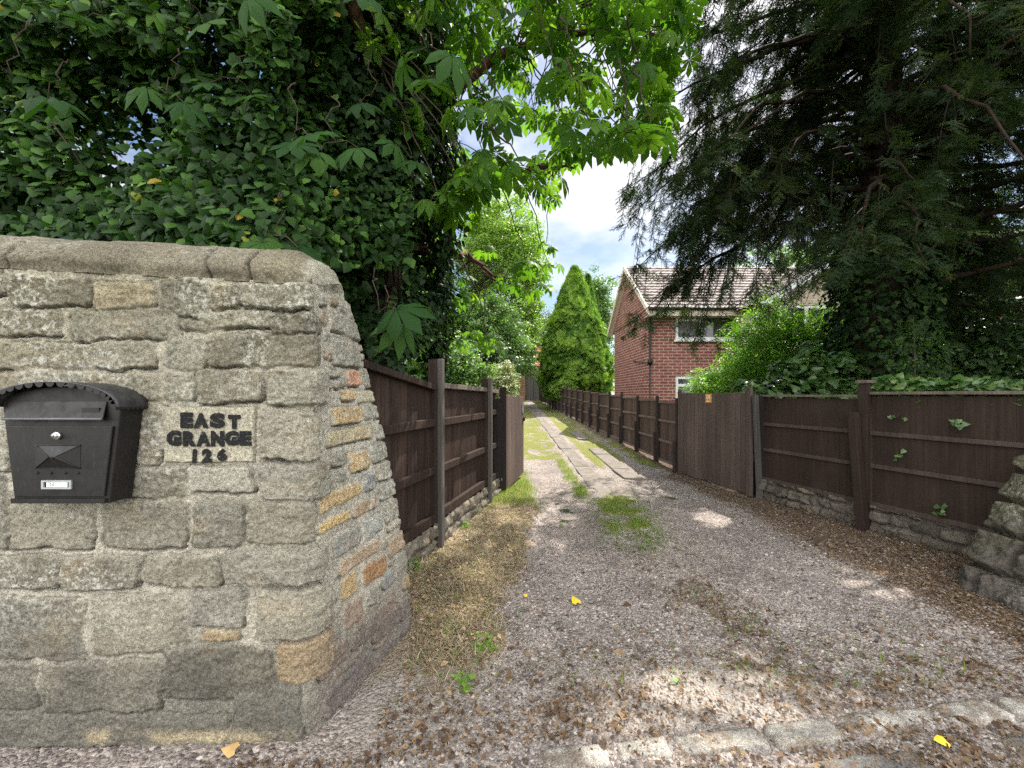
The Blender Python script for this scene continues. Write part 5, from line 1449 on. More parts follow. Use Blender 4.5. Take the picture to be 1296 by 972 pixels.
LM_IVYD = leaf_mat('dark_ivy_leaves', [(0, (0.010, 0.024, 0.008)), (0.6, (0.022, 0.050, 0.015)), (1.0, (0.055, 0.105, 0.020))], 0.25, rough=0.5, spec=0.14)
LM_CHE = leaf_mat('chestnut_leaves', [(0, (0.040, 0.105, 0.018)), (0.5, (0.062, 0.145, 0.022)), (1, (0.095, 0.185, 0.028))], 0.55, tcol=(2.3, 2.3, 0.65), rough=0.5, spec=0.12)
LM_CHN = leaf_mat('shaded_chestnut_leaves', [(0, (0.018, 0.052, 0.014)), (0.5, (0.030, 0.080, 0.018)), (1, (0.055, 0.120, 0.022))], 0.35, tcol=(1.7, 1.8, 0.6), rough=0.55, spec=0.10)  # darker copy of the chestnut leaves, shade put into the colour
LM_SHR = leaf_mat('shrub_leaves', [(0, (0.075, 0.185, 0.024)), (0.5, (0.145, 0.285, 0.04)), (1, (0.25, 0.38, 0.07))], 0.48)
LM_LAUR = leaf_mat('laurel_leaves', [(0, (0.030, 0.075, 0.018)), (0.6, (0.060, 0.125, 0.030)), (1, (0.12, 0.19, 0.05))], 0.22, rough=0.28, spec=0.55)

def leafwall(P0, density_mask=None): return P0

def build_ivy_hedge():
    """ivy-smothered hedge that leans over the wall"""
    t = thing('ivy_hedge', 'dark glossy ivy hedge spilling over the top of the letterbox wall', 'hedge', (-2.4, 3.1, 0))
    # front surface: leaf shoots in drifts; sample in (px,py) and give real depth by a bulging surface
    n = 42000
    px = rng.uniform(-420, 520, n); py = rng.uniform(-330, 335, n)
    prof = 2.75 + 0.9 * fbm(px / 150, py / 150, seed=61) - 0.35 * sstep(150, 330, py) + 0.9 * sstep(330, 520, px)
    dep = prof + np.abs(rng.normal(size=n)) * 0.32
    P = np.stack([(px - 648) / F * dep, dep, EYE + (HOR - py) / F * dep], 1)
    cl = fbm(P[:, 0] * 2.6, P[:, 2] * 2.6, P[:, 1] * 2.6, seed=65, oct=3)
    hole = np.exp(-((px - 70) / 105) ** 2 - ((py - 190) / 105) ** 2) * 0.9 + np.exp(-((px - 110) / 40) ** 2 - ((py - 60) / 30) ** 2) * 0.35
    keep = (cl + 0.10 * sstep(200, 300, py) > 0.36 + 0.20 * hole) & (P[:, 2] > 2.06) & (P[:, 2] < 6.2) & (P[:, 1] > 2.25)
    P = P[keep]; cl = cl[keep]; m = len(P)
    N = np.stack([rng.normal(size=m) * 0.55 + 0.25, -0.85 + rng.normal(size=m) * 0.45, 0.55 + rng.normal(size=m) * 0.5], 1)
    T = np.stack([rng.normal(size=m) * 0.5, rng.normal(size=m) * 0.4 - 0.3, -0.9 + rng.normal(size=m) * 0.35], 1)
    S = rng.uniform(0.048, 0.105, m)
    top = sstep(3.4, 5.0, P[:, 2]) * 0.22 + sstep(2.8, 2.2, P[:, 2]) * 0.28
    R = np.clip(rng.random(m) ** 1.3 * 0.75 + top + (cl - 0.45) * 0.8, 0, 0.985)
    R[rng.random(m) < 0.004] = 1.0
    part('foliage', leaves('foliage', TPL_IVY, P, N, T, S, R), LM_IVY, t)
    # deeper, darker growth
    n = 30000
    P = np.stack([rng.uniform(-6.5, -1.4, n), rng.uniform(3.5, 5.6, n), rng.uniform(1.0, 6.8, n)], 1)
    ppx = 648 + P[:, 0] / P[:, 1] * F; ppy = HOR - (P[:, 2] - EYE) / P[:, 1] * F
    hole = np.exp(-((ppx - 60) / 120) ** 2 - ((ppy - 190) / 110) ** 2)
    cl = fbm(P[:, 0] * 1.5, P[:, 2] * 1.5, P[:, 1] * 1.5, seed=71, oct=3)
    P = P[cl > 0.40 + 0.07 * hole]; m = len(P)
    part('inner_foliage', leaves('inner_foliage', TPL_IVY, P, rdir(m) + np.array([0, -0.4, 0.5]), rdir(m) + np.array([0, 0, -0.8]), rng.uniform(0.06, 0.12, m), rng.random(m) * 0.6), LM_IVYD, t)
    mb = MB()
    for k in range(9):
        x = rng.uniform(-4.6, -1.9); y = rng.uniform(4.1, 5.2)
        p = np.array([x, y, rng.uniform(0.3, 1.5)]); pts = [p]
        for j in range(6): p = p + np.array([rng.normal() * 0.28, rng.normal() * 0.18, rng.uniform(0.35, 0.75)]); pts.append(p)
        mb.tube(pts, np.linspace(0.03, 0.006, 7), 6)
    part('stems', mb.mesh('stems', True), BARK, t)

def build_chestnut():
    t = thing('horse_chestnut_tree', 'horse chestnut with big hand-shaped leaves arching over the drive', 'tree', (-1.75, 4.9, 0))
    mb = MB()
    trunk = [(-1.75, 4.9, -0.1), (-1.70, 4.85, 2.0), (-1.62, 4.8, 4.2), (-1.5, 4.9, 6.5), (-1.3, 5.1, 9.0)]
    mb.tube(trunk, [0.40, 0.34, 0.30, 0.22, 0.12], 12, 0.04)
    part('trunk', mb.mesh('trunk', True), BARK, t)
    # limbs
    limbs = [
     [(-1.62, 4.8, 4.3), (-0.9, 5.0, 5.3), (0.1, 5.4, 6.3), (1.2, 5.8, 6.9), (2.4, 6.2, 7.1)],
     [(-1.6, 4.85, 3.6), (-1.0, 5.3, 4.3), (-0.2, 6.0, 4.9), (0.5, 6.5, 5.25), (1.05, 6.7, 5.35)],
     [(-1.6, 4.8, 5.0), (-1.0, 4.0, 5.8), (-0.2, 3.2, 6.3), (0.6, 2.5, 6.4)],
     [(-1.55, 4.85, 3.2), (-1.1, 5.7, 3.7), (-0.7, 6.8, 3.9), (-0.3, 8.0, 3.8)],
     [(-1.5, 4.9, 6.0), (-2.4, 4.2, 7.0), (-3.4, 3.4, 7.4)],
     [(-1.4, 5.0, 7.0), (-0.4, 6.2, 8.4), (0.8, 7.2, 9.2)],
     [(-1.6, 4.8, 4.6), (-1.5, 3.8, 5.2), (-1.5, 2.6, 5.4), (-1.4, 1.2, 5.3)]]
    LP = []
    for l in limbs:
        l = np.array(l); mb = MB(); 
        tt = np.linspace(0, len(l) - 1, 16); q = np.stack([np.interp(tt, np.arange(len(l)), l[:, k]) for k in range(3)], 1)
        q[1:-1] += rng.normal(size=(14, 3)) * 0.05
        mb.tube(q, np.linspace(0.095, 0.02, 16), 8)
        part('limb', mb.mesh('limb', True), BARKR, t); LP.append(q[4:])
    LP = np.vstack(LP)
    # twig ends
    E = []
    hx = [480, 540, 600, 640, 690, 705, 760, 830, 850, 885]; hy = [330, 330, 275, 262, 258, 232, 196, 188, 120, 50]
    cnt = 0
    while cnt < 300:
        px = rng.uniform(470, 885); lim = np.interp(px, hx, hy); py = rng.uniform(-260, lim - 12); Y = rng.uniform(3.6, 7.6)
        e = U(px, py, Y)
        if e[2] > 8.5: continue
        if abs(px - 745) < 60 and abs(py - 85) < 35 and rng.random() < 0.55: continue
        E.append((e, 0.205)); cnt += 1
    for k in range(34):      # drooping sprays in the sun over the left fence
        px = rng.uniform(520, 700); py = rng.uniform(240, 455 - max(0, px - 600) * 0.9); Y = rng.uniform(5.8, 8.6)
        E.append((U(px, py, Y), 0.18))
    NEAR = ((560, 85, 2.5, .24), (540, 60, 2.7, .2), (375, 165, 2.35, .21), (425, 180, 2.5, .22), (335, 25, 2.45, .22), (15, 95, 2.1, .24), (60, 130, 2.3, .2), (480, 395, 2.62, .25), (495, 415, 2.75, .22), (210, 118, 2.45, .17), (455, 10, 2.6, .2),
            (350, 298, 2.5, .18), (640, 30, 3.0, .2), (610, 130, 3.2, .19), (470, 120, 2.9, .19), (300, 100, 2.7, .17), (520, 200, 3.1, .18), (240, 5, 2.4, .2), (130, 20, 2.3, .18))
    for (px, py, Y, q) in NEAR: E.append((U(px, py, Y), -q))
    for k in range(150):     # unseen canopy added overhead and behind, to shade the wall
        e = np.array([rng.uniform(-3.5, 1.6), rng.uniform(-0.8, 5.0), rng.uniform(5.3, 7.6)])
        if e[1] > 0.5 and (HOR - (e[2] - EYE) / e[1] * F) > -30: continue
        E.append((e, 0.21))
    mb = MB(); Ps = []; Ns = []; Ts = []; Ss = []; NF = []
    for e, s in E:
        nearleaf = s < 0; s = abs(s)
        near = LP[np.argmin(((LP - e - np.array([0, 0, 0.5])) ** 2).sum(1))]
        dist = np.linalg.norm(near - e)
        if dist < 2.0 and not nearleaf:
            m = (near + e) / 2 + np.array([0, 0, 0.18 * dist]); a = near
        else:
            dirv = (near - e) / dist; a = e + dirv * (0.2 if nearleaf else 0.5) + np.array([0, 0, 0.1]); m = (a + e) / 2 + np.array([0, 0, 0.1])
        pts = np.array([(1 - q) ** 2 * a + 2 * q * (1 - q) * m + q * q * e for q in np.linspace(0, 1, 7)])
        pts[1:-1] += rng.normal(size=(5, 3)) * 0.02
        mb.tube(pts, np.linspace(0.012, 0.005, 7) * (0.4 if nearleaf else 1.0), 5, caps=False)
        k = rng.integers(3, 6) if not nearleaf else rng.integers(1, 3); ph = rng.uniform(0, 6.28)
        for j in range(k):
            an = ph + j * 6.283 / k + rng.normal() * 0.25
            out = np.array([math.cos(an), math.sin(an), rng.uniform(-0.45, 0.15)])
            pos = e + out * rng.uniform(0.09, 0.17) + np.array([0, 0, rng.uniform(-0.05, 0.05)])
            mb.tube([e, (e + pos) / 2 + np.array([0, 0, 0.03]), pos], [0.004, 0.003, 0.003], 4, caps=False)
            NF.append(nearleaf)
            if nearleaf:
                Ps.append(pos); Ns.append(np.array([rng.normal() * 0.4, -0.6 + rng.normal() * 0.3, 0.75])); Ts.append(np.array([rng.normal() * 0.45 + 0.2, -0.25, -0.9])); Ss.append(s * rng.uniform(0.85, 1.1)); continue
            Ps.append(pos); Ns.append(np.array([out[0] * 0.7, out[1] * 0.7, 0.9]) + rng.normal(size=3) * 0.32)
            Ts.append(out + np.array([0, 0, -0.75])); Ss.append(s * rng.uniform(0.72, 1.2))
    part('twigs', mb.mesh('twigs', True), BARK, t)
    Ps, Ns, Ts, Ss = map(np.array, (Ps, Ns, Ts, Ss))
    low = np.array(NF); cu = rng.uniform(0.4, 2.0, len(Ps))
    part('foliage', leaves('foliage', TPL_PALM, Ps[~low], Ns[~low], Ts[~low], Ss[~low], None, cu[~low]), LM_CHE, t)
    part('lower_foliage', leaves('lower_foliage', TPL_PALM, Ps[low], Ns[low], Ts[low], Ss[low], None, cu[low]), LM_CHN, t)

def ivy_column(label, base, radf, h0, h1, n, S, seed, mat):
    t = thing('climbing_ivy', label, 'ivy', base)
    z = rng.uniform(h0, h1, n); a = rng.uniform(0, 2 * math.pi, n)
    r = radf(z) * (0.78 + 0.5 * fbm(np.cos(a) * 2 + 3, np.sin(a) * 2 + 3, z * 1.3, seed=seed, oct=4)) + rng.normal(size=n) * 0.08
    P = np.stack([base[0] + np.cos(a) * r, base[1] + np.sin(a) * r, z], 1)
    cl = fbm(P[:, 0] * 3, P[:, 1] * 3, P[:, 2] * 2.2, seed=seed + 1, oct=3); P = P[cl > 0.37]; a = a[cl > 0.37]; m = len(P)
    N = np.stack([np.cos(a), np.sin(a), np.full(m, 0.55)], 1) + rng.normal(size=(m, 3)) * 0.5
    T = np.stack([rng.normal(size=m) * 0.5, rng.normal(size=m) * 0.5, -1 + rng.normal(size=m) * 0.3], 1)
    part('foliage', leaves('foliage', TPL_IVY, P, N, T, S * rng.uniform(0.6, 1.3, m), rng.random(m) ** 1.3 * 0.985), mat, t)
    mb = MB()
    for k in range(7):
        a = rng.uniform(0, 6.28); zz = np.linspace(0, h1 * 0.9, 9); rr = radf(zz) * 0.62
        aa = a + np.cumsum(rng.normal(size=9) * 0.25)
        mb.tube(np.stack([base[0] + np.cos(aa) * rr, base[1] + np.sin(aa) * rr, zz], 1), np.linspace(0.03, 0.008, 9), 6)
    part('stems', mb.mesh('stems', True), BARK, t)

def build_yew():
    base = np.array([6.05, 6.5, 0.0])
    t = thing('yew_tree', 'huge dark yew with drooping branches towering over the right fence', 'tree', base)
    mb = MB()
    mb.tube([base + np.array(p) for p in ((0, 0, -0.1), (0.02, 0, 1.5), (-0.03, 0.02, 3.2), (0.1, 0.05, 5.0), (0.15, 0.1, 7.5), (0.2, 0.1, 10.5))], [0.48, 0.40, 0.36, 0.30, 0.2, 0.05], 14, 0.06)
    mb.tube([base + np.array(p) for p in ((0.15, -0.1, 2.6), (0.5, -0.2, 4.2), (0.75, -0.25, 6.5), (0.9, -0.2, 9.0))], [0.25, 0.2, 0.13, 0.04], 10, 0.05)
    part('trunk', mb.mesh('trunk', True), LIMBBARK, t)
    zlow = lambda p: np.where(p[:, 0] > 6.5, 2.1, np.where(p[:, 0] < 4.3, 2.12, 2.85 + 0.38 * np.clip(p[:, 1] - 3.5, 0, 6)))
    SP = []; ST = []; SN = []
    mbb = MB(); mb2 = MB()
    gaps = [(1.05, 1.80, 0.5), (1.4, 1.70, 0.42), (0.6, 1.72, 0.36), (2.85, 2.95, 0.45), (2.55, 4.9, 0.35), (3.1, 4.4, 0.2)]
    def lit(p):      # chinks in the crown that let the sun through to the ground
        m = np.zeros(len(p), bool)
        for gx, gy, gr in gaps:
            q = p - np.array([gx, gy, 0]); s_ = q @ SUN; d = np.linalg.norm(q - s_[:, None] * SUN, axis=1); m |= (d < gr)
        return m
    def lit_r(p, f):
        m = np.zeros(len(p), bool)
        for gx, gy, gr in gaps:
            q = p - np.array([gx, gy, 0]); s_ = q @ SUN; m |= np.linalg.norm(q - s_[:, None] * SUN, axis=1) < gr * f
        return m
    def keep(P):
        return ~lit(P) & (np.hypot(P[:, 0] - 6.05, P[:, 1] - 6.5) < np.interp(P[:, 2], [2, 4.8, 6], [4.0, 4.1, 4.5])) & (fbm(P[:, 0] * 1.6, P[:, 1] * 1.6, P[:, 2] * 1.3, seed=85, oct=3) > 0.425) & (P[:, 2] > zlow(P) + 0.5 * (vnoise(P[:, 0] * 3, P[:, 1] * 3, seed=83) - 0.5))
    nl = 165
    for k in range(nl):
        h = 2.9 + 7.6 * (k / nl) ** 0.95; az = k * 2.39996 + rng.normal() * 0.25
        L = np.interp(h, [2.3, 4, 6.5, 10.5], [3.4, 4.1, 4.4, 2.6]) * rng.uniform(0.72, 1.04)
        d = np.array([math.cos(az), math.sin(az)])
        if d[1] > 0.3: L *= 0.72
        s0 = base + np.array([0, 0, h]); n = 12; tt = np.linspace(0, 1, n)
        rise = rng.uniform(0.15, 0.45); droop = rng.uniform(0.5, 0.95)
        if d[0] < -0.2 and h < 7.0: rise = rng.uniform(0.05, 0.25); droop = rng.uniform(0.9, 1.35)
        pts = np.stack([s0[0] + d[0] * L * tt, s0[1] + d[1] * L * tt, s0[2] + L * (rise * tt - droop * 0.55 * tt ** 2.2)], 1)
        pts[1:] += np.cumsum(rng.normal(size=(n - 1, 3)) * 0.05, 0)
        lowz = np.where(d[0] > 0.35, 2.1, zlow(pts) + 0.15)
        bad = np.nonzero((pts[:, 2] < lowz) | (np.hypot(pts[:, 0] - 6.05, pts[:, 1] - 6.5) > 4.15))[0]
        if len(bad): pts = pts[:bad[0]]
        if len(pts) < 5: continue
        n = len(pts)
        if (lit_r(pts, 0.22)).any() and rng.random() < 0.6: continue
        mbb.tube(pts, np.linspace((0.055 if h < 8 else 0.035) * n / 12, 0.006, n), 6)
        for j in range(2, n):
            for q in range(5):
                f = j - rng.random(); i0 = int(f); p0 = pts[i0] + (pts[min(i0 + 1, n - 1)] - pts[i0]) * (f - i0)
                a2 = az + rng.choice([-1, 1]) * rng.uniform(0.35, 1.3); l2 = rng.uniform(0.45, 1.15) * (1 - 0.35 * j / n)
                m = 7; ss = np.linspace(0, 1, m)
                br = np.stack([p0[0] + math.cos(a2) * l2 * ss * 0.8, p0[1] + math.sin(a2) * l2 * ss * 0.8, p0[2] + l2 * (0.15 * ss - rng.uniform(0.4, 1.7) * ss ** 2)], 1)
                if keep(br[[3, 6]]).all(): mb2.tube(br[::2], np.linspace(0.009, 0.002, 4), 4, caps=False)
                ns = 8
                fi = rng.uniform(0.15, 1.0, ns) * (m - 1); i0 = np.minimum(fi.astype(int), m - 2); pp = br[i0] + (br[i0 + 1] - br[i0]) * (fi - i0)[:, None]
                a3 = a2 + rng.normal(size=ns) * 0.8
                SP.append(pp); ST.append(np.stack([np.cos(a3) * 0.75, np.sin(a3) * 0.75, rng.uniform(-2.8, -0.6, ns)], 1)); SN.append(np.stack([np.cos(a3) * 0.5 + rng.normal(size=ns) * 0.5, np.sin(a3) * 0.5 + rng.normal(size=ns) * 0.5, np.full(ns, 0.8)], 1))
    # hanging curtains of shoots in the outer crown
    nT = 5200
    a = rng.uniform(0, 2 * math.pi, nT); rr = 4.25 * np.sqrt(rng.uniform(0.10, 1.0, nT)); zt = rng.uniform(2.9, 8.6, nT)
    rr = rr * np.interp(zt, [2.9, 5, 7, 8.6], [0.96, 1.0, 0.95, 0.75])
    top = np.stack([base[0] + np.cos(a) * rr, base[1] + np.sin(a) * rr, zt], 1)
    cl = fbm(top[:, 0] * 1.3, top[:, 1] * 1.3, top[:, 2] * 0.7, seed=87, oct=3)
    sel = (cl > 0.47) & ((np.cos(a) < 0.3) | (np.sin(a) < 0.2))
    for p0, az in zip(top[sel], a[sel]):
        ln = rng.uniform(0.45, 1.0); m = 6; ss = np.linspace(0, 1, m)
        st = np.stack([p0[0] + math.cos(az) * 0.16 * ln * ss, p0[1] + math.sin(az) * 0.16 * ln * ss, p0[2] - ln * ss], 1) + np.cumsum(rng.normal(size=(m, 3)) * 0.018, 0)
        if not keep(st[[2, 5]]).all(): continue
        mb2.tube(st[::2], np.linspace(0.007, 0.002, 3), 4, caps=False)
        q = rng.integers(0, m, 6); a3 = rng.uniform(0, 6.28, 6)
        SP.append(st[q]); ST.append(np.stack([np.cos(a3) * 0.6, np.sin(a3) * 0.6, rng.uniform(-2.6, -0.8, 6)], 1)); SN.append(np.stack([np.cos(a3) * 0.7, np.sin(a3) * 0.7, np.full(6, 0.6)], 1) + rng.normal(size=(6, 3)) * 0.3)
    part('limbs', mbb.mesh('limbs', True), LIMBBARK, t); part('twigs', mb2.mesh('twigs', True), DARKBARK, t)
    mb = MB()   # bare dead boughs low on the trunk
    for pts in (((5.9, 6.2, 4.2), (5.3, 5.9, 4.35), (4.9, 5.8, 4.0)), ((5.9, 6.2, 3.75), (5.4, 6.0, 3.8), (5.1, 6.0, 3.7))):
        mb.tube(pts, [0.02, 0.014, 0.006], 6)
    part('dead_boughs', mb.mesh('dead_boughs', True), plain('bare_wood', (0.075, 0.058, 0.043), 0.9, var=0.4), t)
    P = np.vstack(SP); T = np.vstack(ST); N = np.vstack(SN)
    k = keep(P); P, T, N = P[k], T[k], N[k]
    print('yew sprays', len(P))
    S = rng.uniform(0.15, 0.33, len(P))
    R = np.clip(rng.random(len(P)) ** 1.5 * 0.8 + 0.25 * (vnoise(P[:, 0] * 2, P[:, 1] * 2, P[:, 2] * 2, seed=81) - 0.3), 0, 1)
    part('foliage', leaves('foliage', TPL_YEW, P, N, T, S, R), LM_YEW, t)
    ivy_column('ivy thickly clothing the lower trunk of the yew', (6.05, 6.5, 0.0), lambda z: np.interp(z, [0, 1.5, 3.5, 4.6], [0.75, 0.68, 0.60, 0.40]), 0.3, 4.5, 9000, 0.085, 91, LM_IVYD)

def build_conifer():
    b = np.array([3.82, 24.0, float(gz(24))])
    t = thing('conifer_tree', 'bright green cone-shaped conifer beside the brick house gable', 'tree', b)
    H = 8.5; n = 26000
    f = rng.random(n) ** 0.8
    a = rng.uniform(0, 2 * math.pi, n)
    rad = 2.2 * np.interp(f, [0, 0.08, 0.3, 0.6, 0.85, 1.0], [0.72, 0.98, 0.98, 0.66, 0.30, 0.03])
    lump = 0.66 + 0.66 * fbm(np.cos(a) * 3.4 + 5, np.sin(a) * 3.4 + 5, f * 13, seed=93, oct=3)
    r = rad * lump * (0.72 + 0.32 * rng.random(n))
    P = np.stack([b[0] + np.cos(a) * r, b[1] + np.sin(a) * r, b[2] + 0.5 + f * (H - 0.5)], 1)
    out = np.stack([np.cos(a), np.sin(a), np.full(n, 0.0)], 1)
    T = out * 0.55 + UP * 0.9 + rng.normal(size=(n, 3)) * 0.3
    N = out + UP * 0.4 + rng.normal(size=(n, 3)) * 0.45
    R = np.clip((lump - 0.72) * 1.9 + rng.normal(size=n) * 0.22, 0, 1)
    part('foliage', leaves('foliage', TPL_FAN, P, N, T, rng.uniform(0.17, 0.36, n), R), LM_CON, t)
    # second spire behind
    n = 9000; f = rng.random(n); a = rng.uniform(0, 2 * math.pi, n); r = 0.75 * (1 - f) * (0.6 + 0.5 * rng.random(n)) + 0.05
    P = np.stack([b[0] + 0.95 + np.cos(a) * r, b[1] + 0.8 + np.sin(a) * r, b[2] + 5 + f * 3.35], 1)
    out = np.stack([np.cos(a), np.sin(a), np.zeros(n)], 1)
    part('side_spire', leaves('side_spire', TPL_FAN, P, out + UP * 0.4 + rng.normal(size=(n, 3)) * 0.4, out * 0.5 + UP + rng.normal(size=(n, 3)) * 0.3, rng.uniform(0.13, 0.24, n), rng.random(n) * 0.7), LM_CON, t)
    mb = MB(); mb.tube([b - UP * 0.1, b + UP * 4, b + UP * 8], [0.2, 0.12, 0.03], 8); part('trunk', mb.mesh('trunk', True), BARK, t)

build_ivy_hedge()
build_chestnut()
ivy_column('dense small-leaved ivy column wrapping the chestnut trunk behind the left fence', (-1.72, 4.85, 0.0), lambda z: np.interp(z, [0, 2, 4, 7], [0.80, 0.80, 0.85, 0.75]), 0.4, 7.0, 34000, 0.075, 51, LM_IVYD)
build_yew()
build_conifer()

GB = 'garden trees beyond the left fence'
broad_tree('deciduous_tree', 'tall pale sunlit tree against the sky at the head of the drive', 'tree', (-0.6, 25, 9.0), (3.0, 3.0, 5.6), LM_BRIGHT, 950, 85, 0.15, 0.62, 1, group=GB)
broad_tree('deciduous_tree', 'tall bright tree showing between the ivy column and the chestnut sprays', 'tree', (-6.5, 20, 7.5), (3.6, 3.0, 5.5), LM_BRIGHT, 900, 80, 0.15, 0.6, 2, group=GB)
broad_tree('deciduous_tree', 'spreading dark green tree left of the garage', 'tree', (-1.8, 20.5, 4.2), (2.9, 2.0, 2.4), LM_MID, 700, 80, 0.13, 0.5, 3, group=GB)
broad_tree('deciduous_tree', 'dark tree overhanging the garage roof', 'tree', (0.3, 30, 5.6), (2.1, 2.0, 2.6), LM_MID, 330, 70, 0.15, 0.55, 4, group=GB)
broad_tree('garden_shrub', 'bushy grey-green shrub behind the second left fence bay', 'shrub', (-1.75, 10.5, 2.0), (1.1, 0.9, 1.2), LM_MID, 260, 60, 0.10, 0.32, 5, trunk=False)
broad_tree('garden_shrub', 'dark rounded shrub in the middle behind the left fence', 'shrub', (-1.0, 15.5, 2.4), (1.2, 0.9, 1.3), LM_DARK, 260, 60, 0.11, 0.35, 6, trunk=False)
broad_tree('variegated_shrub', 'cream and green variegated shrub behind the open left gate', 'shrub', (-0.36, 13.6, 1.75), (0.62, 0.55, 0.95), LM_VAR, 200, 60, 0.075, 0.2, 7, trunk=False)
broad_tree('deciduous_tree', 'hazy green tree behind the conifer and the brick gable', 'tree', (6.2, 31, 7.2), (2.3, 2.0, 4.2), LM_MID, 380, 70, 0.17, 0.6, 8)
broad_tree('deciduous_tree', 'leafy tree behind the garage roof', 'tree', (2.2, 43, 6.5), (4.5, 2.5, 4.5), LM_DARK, 420, 70, 0.22, 0.8, 9)
broad_tree('deciduous_tree', 'big backdrop tree behind the ivy hedge', 'tree', (-12, 19, 5.5), (5.0, 3.0, 4.5), LM_MID, 420, 60, 0.2, 0.7, 10, group=GB)
broad_tree('garden_shrub', 'dusky green shrub between the conifer and the brick gable', 'shrub', (5.6, 27.5, 2.6), (1.5, 1.0, 2.2), LM_MID, 260, 60, 0.15, 0.45, 18, trunk=False)
broad_tree('low_plant', 'yellow-green leafy plant on the fence below the conifer', 'plant', (2.85, 21.5, gz(21.5) + 1.25), (0.6, 0.4, 0.6), LM_BRIGHT, 90, 50, 0.10, 0.22, 11, trunk=False)

# right-hand shrubs
broad_tree('garden_shrub', 'bright green feathery shrub leaning over the right gate in front of the house', 'shrub', (5.85, 8.4, 2.0), (1.45, 0.9, 1.6), LM_SHR, 300, 30, 0.22, 0.38, 12, tpl=TPL_PINN, tr=0.05, lump=0.35)
broad_tree('garden_shrub', 'low light green shrub bulging behind the far end of the right gate', 'shrub', (4.25, 8.3, 1.45), (0.6, 0.5, 0.8), LM_SHR, 70, 30, 0.18, 0.3, 19, tpl=TPL_PINN, trunk=False)
broad_tree('laurel_bush', 'glossy laurel bush bulging over the fence beside the right gate', 'bush', (4.75, 6.3, 1.45), (0.95, 0.5, 0.75), LM_LAUR, 170, 40, 0.105, 0.24, 13, tpl=TPL_IVY, tr=0.04)
broad_tree('garden_shrub', 'dark undergrowth shrub at the foot of the ivy-clad yew trunk', 'shrub', (6.9, 7.4, 1.5), (1.5, 0.7, 1.2), LM_DARK, 260, 45, 0.12, 0.35, 14, tpl=TPL_IVY, trunk=False)
broad_tree('garden_shrub', 'dark shrub under the yew boughs at the right edge', 'shrub', (8.4, 6.6, 1.9), (1.5, 0.9, 1.4), LM_DARK, 200, 40, 0.13, 0.4, 15, tpl=TPL_DIAMOND, trunk=False)
broad_tree('garden_tree', 'shadowy tree filling the gap behind the yew', 'tree', (13.0, 11.0, 4.0), (2.6, 1.6, 3.0), LM_DARK, 300, 50, 0.16, 0.5, 16)
broad_tree('garden_tree', 'far garden tree behind the roofs', 'tree', (21, 26, 7), (6.0, 3.0, 5.0), LM_MID, 420, 60, 0.25, 0.9, 17)

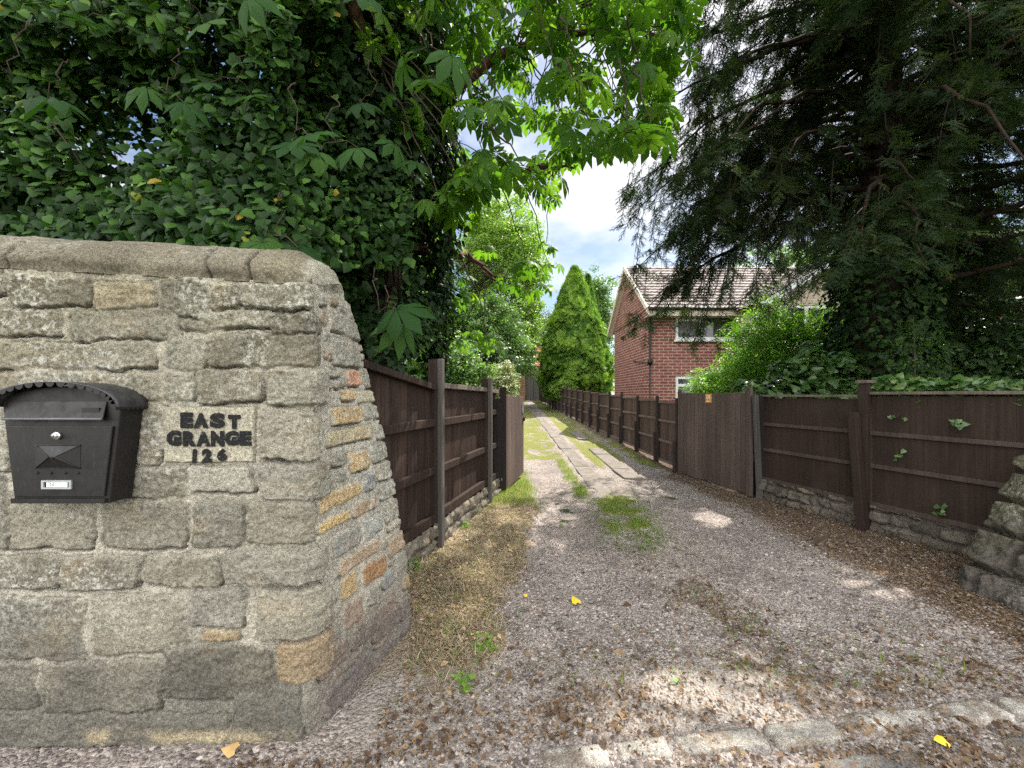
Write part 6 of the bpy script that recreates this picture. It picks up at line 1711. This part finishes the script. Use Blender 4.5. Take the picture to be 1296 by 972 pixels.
def build_fence_ivy():
    t = thing('trailing_ivy', 'glossy green ivy trailing along the top of the right fence', 'ivy', (4.5, 4.2, 0))
    n = 2600; u = rng.random(n); Y = 4.55 - u * 2.3
    X = 4.56 - (Y - 2.13) * (4.56 - 3.60) / (5.76 - 2.13)
    off = 0.05 + np.abs(rng.normal(size=n)) * 0.22
    hmax = 0.10 + 0.20 * fbm(Y * 3, Y * 0, seed=95)
    P = np.stack([X + off, Y + off * 0.3, 1.50 + rng.random(n) * hmax - 0.05], 1)
    N = np.stack([rng.normal(size=n) * 0.5 - 0.5, rng.normal(size=n) * 0.5 - 0.4, np.full(n, 0.9)], 1)
    part('foliage', leaves('foliage', TPL_IVY, P, N, rdir(n) + np.array([-0.4, -0.2, -0.3]), rng.uniform(0.05, 0.11, n), rng.random(n)), LM_LAUR, t)
    # sapling
    t = thing('ash_sapling', 'thin leafy sapling with tiers of leaflets behind the capped fence post', 'sapling', (5.05, 4.95, 0))
    n = 240; z = rng.uniform(1.5, 2.45, n); a = rng.uniform(0, 6.28, n); r = rng.uniform(0.05, 0.42, n) * (1.15 - (z - 1.5) * 0.8)
    P = np.stack([5.05 + np.cos(a) * r, 4.95 + np.sin(a) * r * 0.7, z], 1)
    N = UP + rng.normal(size=(n, 3)) * 0.3; T = np.stack([np.cos(a), np.sin(a), np.full(n, -0.25)], 1)
    part('foliage', leaves('foliage', TPL_PINN, P, N, T, rng.uniform(0.10, 0.19, n), rng.random(n) * 0.8), LM_LAUR, t)
    mb = MB(); mb.tube([(5.05, 4.95, 0), (5.06, 4.95, 1.4), (5.04, 4.96, 2.5)], [0.014, 0.009, 0.004], 6); part('stem', mb.mesh('stem', True), BARK, t)
    # sprigs pushing through the boards
    def fx_(u): return
    desc = {(1139, 528): 'small ivy sprig poking through the upper boards left of another on the right fence', (1218, 535): 'larger ivy sprig high on the right fence near the edge of the picture', (1139, 574): 'pale ivy sprig poking through between the two rails of the right fence', (1192, 644): 'ivy sprig low on the right fence just above its bottom rail'}
    for i, (px, py) in enumerate(desc):
        k = (px - 648) / F; Y = 5.117 / (k + 0.264); X = k * Y; z = EYE + (HOR - py) / F * Y
        s = thing('ivy_sprig', desc[(px, py)], 'plant', (X, Y, z), 'ivy sprigs growing through the right fence')
        n = 7 if i in (1, 3) else 4
        P = np.array([X - 0.05, Y - 0.015, z]) + rng.normal(size=(n, 3)) * np.array([0.025, 0.03, 0.035])
        N = np.stack([rng.normal(size=n) * 0.4 - 0.7, rng.normal(size=n) * 0.4 - 0.4, np.full(n, 0.6)], 1)
        part('leaves', leaves('leaves', TPL_IVY, P, N, rdir(n) + np.array([-0.2, 0, -0.8]), rng.uniform(0.03, 0.055, n), 0.4 + 0.5 * rng.random(n)), LM_LAUR, s)
        mb = MB(); mb.tube([(X + 0.03, Y + 0.01, z + 0.03), (X - 0.02, Y, z + 0.02), (X - 0.05, Y - 0.015, z)], 0.004, 5); part('stem', mb.mesh('stem', True), BARK, s)
build_fence_ivy()

def build_small():
    # weeds on the left verge
    for (px, py, s, lab) in ((612, 818, 1.0, 'small green weed in the dry straw left of the gravel'), (585, 863, 0.9, 'pale green weed at the foot of the verge near the wall'), (522, 722, 1.3, 'green weed growing at the far foot of the letterbox wall'), (590, 668, 0.8, 'small weed in the verge beside the stone base of the left fence')):
        Y = 1.47 * F / (py - HOR); X = (px - 648) / F * Y; z = float(ground_z(np.array([X]), np.array([Y]))[0])
        t = thing('weed', lab, 'plant', (X, Y, z))
        n = 34; a = rng.uniform(0, 6.28, n); r = rng.uniform(0.0, 0.045, n) * s
        P = np.stack([X + np.cos(a) * r, Y + np.sin(a) * r, z + rng.uniform(0.005, 0.07, n) * s], 1)
        part('leaves', leaves('leaves', TPL_DIAMOND, P, UP + rng.normal(size=(n, 3)) * 0.5, np.stack([np.cos(a), np.sin(a), np.full(n, 0.3)], 1), rng.uniform(0.025, 0.05, n) * s, 0.4 + rng.random(n) * 0.6), LM_SHR, t)
    for (px, py, s, col, lab) in ((731, 760, 0.075, 'y', 'yellow fallen leaf alone on the gravel'), (1197, 948, 0.05, 'y', 'yellow fallen leaf by the kerb at the lower right'), (930, 943, 0.055, 'g', 'green fallen leaf lying on the kerb stones'), (298, 953, 0.06, 'o', 'tan fallen leaf at the foot of the letterbox wall'), (853, 865, 0.03, 'g', 'tiny green leaf on the pale sunlit gravel'), (664, 757, 0.03, 'y', 'small yellow leaf at the edge of the straw verge'), (590, 688, 0.03, 'w', 'pale scrap of leaf in the verge near the left fence')):
        Y = 1.49 * F / (py - HOR); X = (px - 648) / F * Y; z = float(ground_z(np.array([X]), np.array([Y]))[0]) + 0.022
        c = {'y': (0.62, 0.44, 0.03), 'g': (0.10, 0.20, 0.05), 'o': (0.42, 0.27, 0.11), 'w': (0.6, 0.58, 0.5)}[col]
        me = leaves('fallen_leaf', TPL_IVY, np.array([[X, Y, z]]), np.array([[0.15, -0.3, 1.0]]), rdir(1) * np.array([1, 0.3, 0.05]), s)
        tag(link('fallen_leaf', me, plain('fallen_leaf_' + col, c, 0.6, var=0.2, scale=40)), lab, 'leaf', 'fallen leaves on the drive')
build_small()
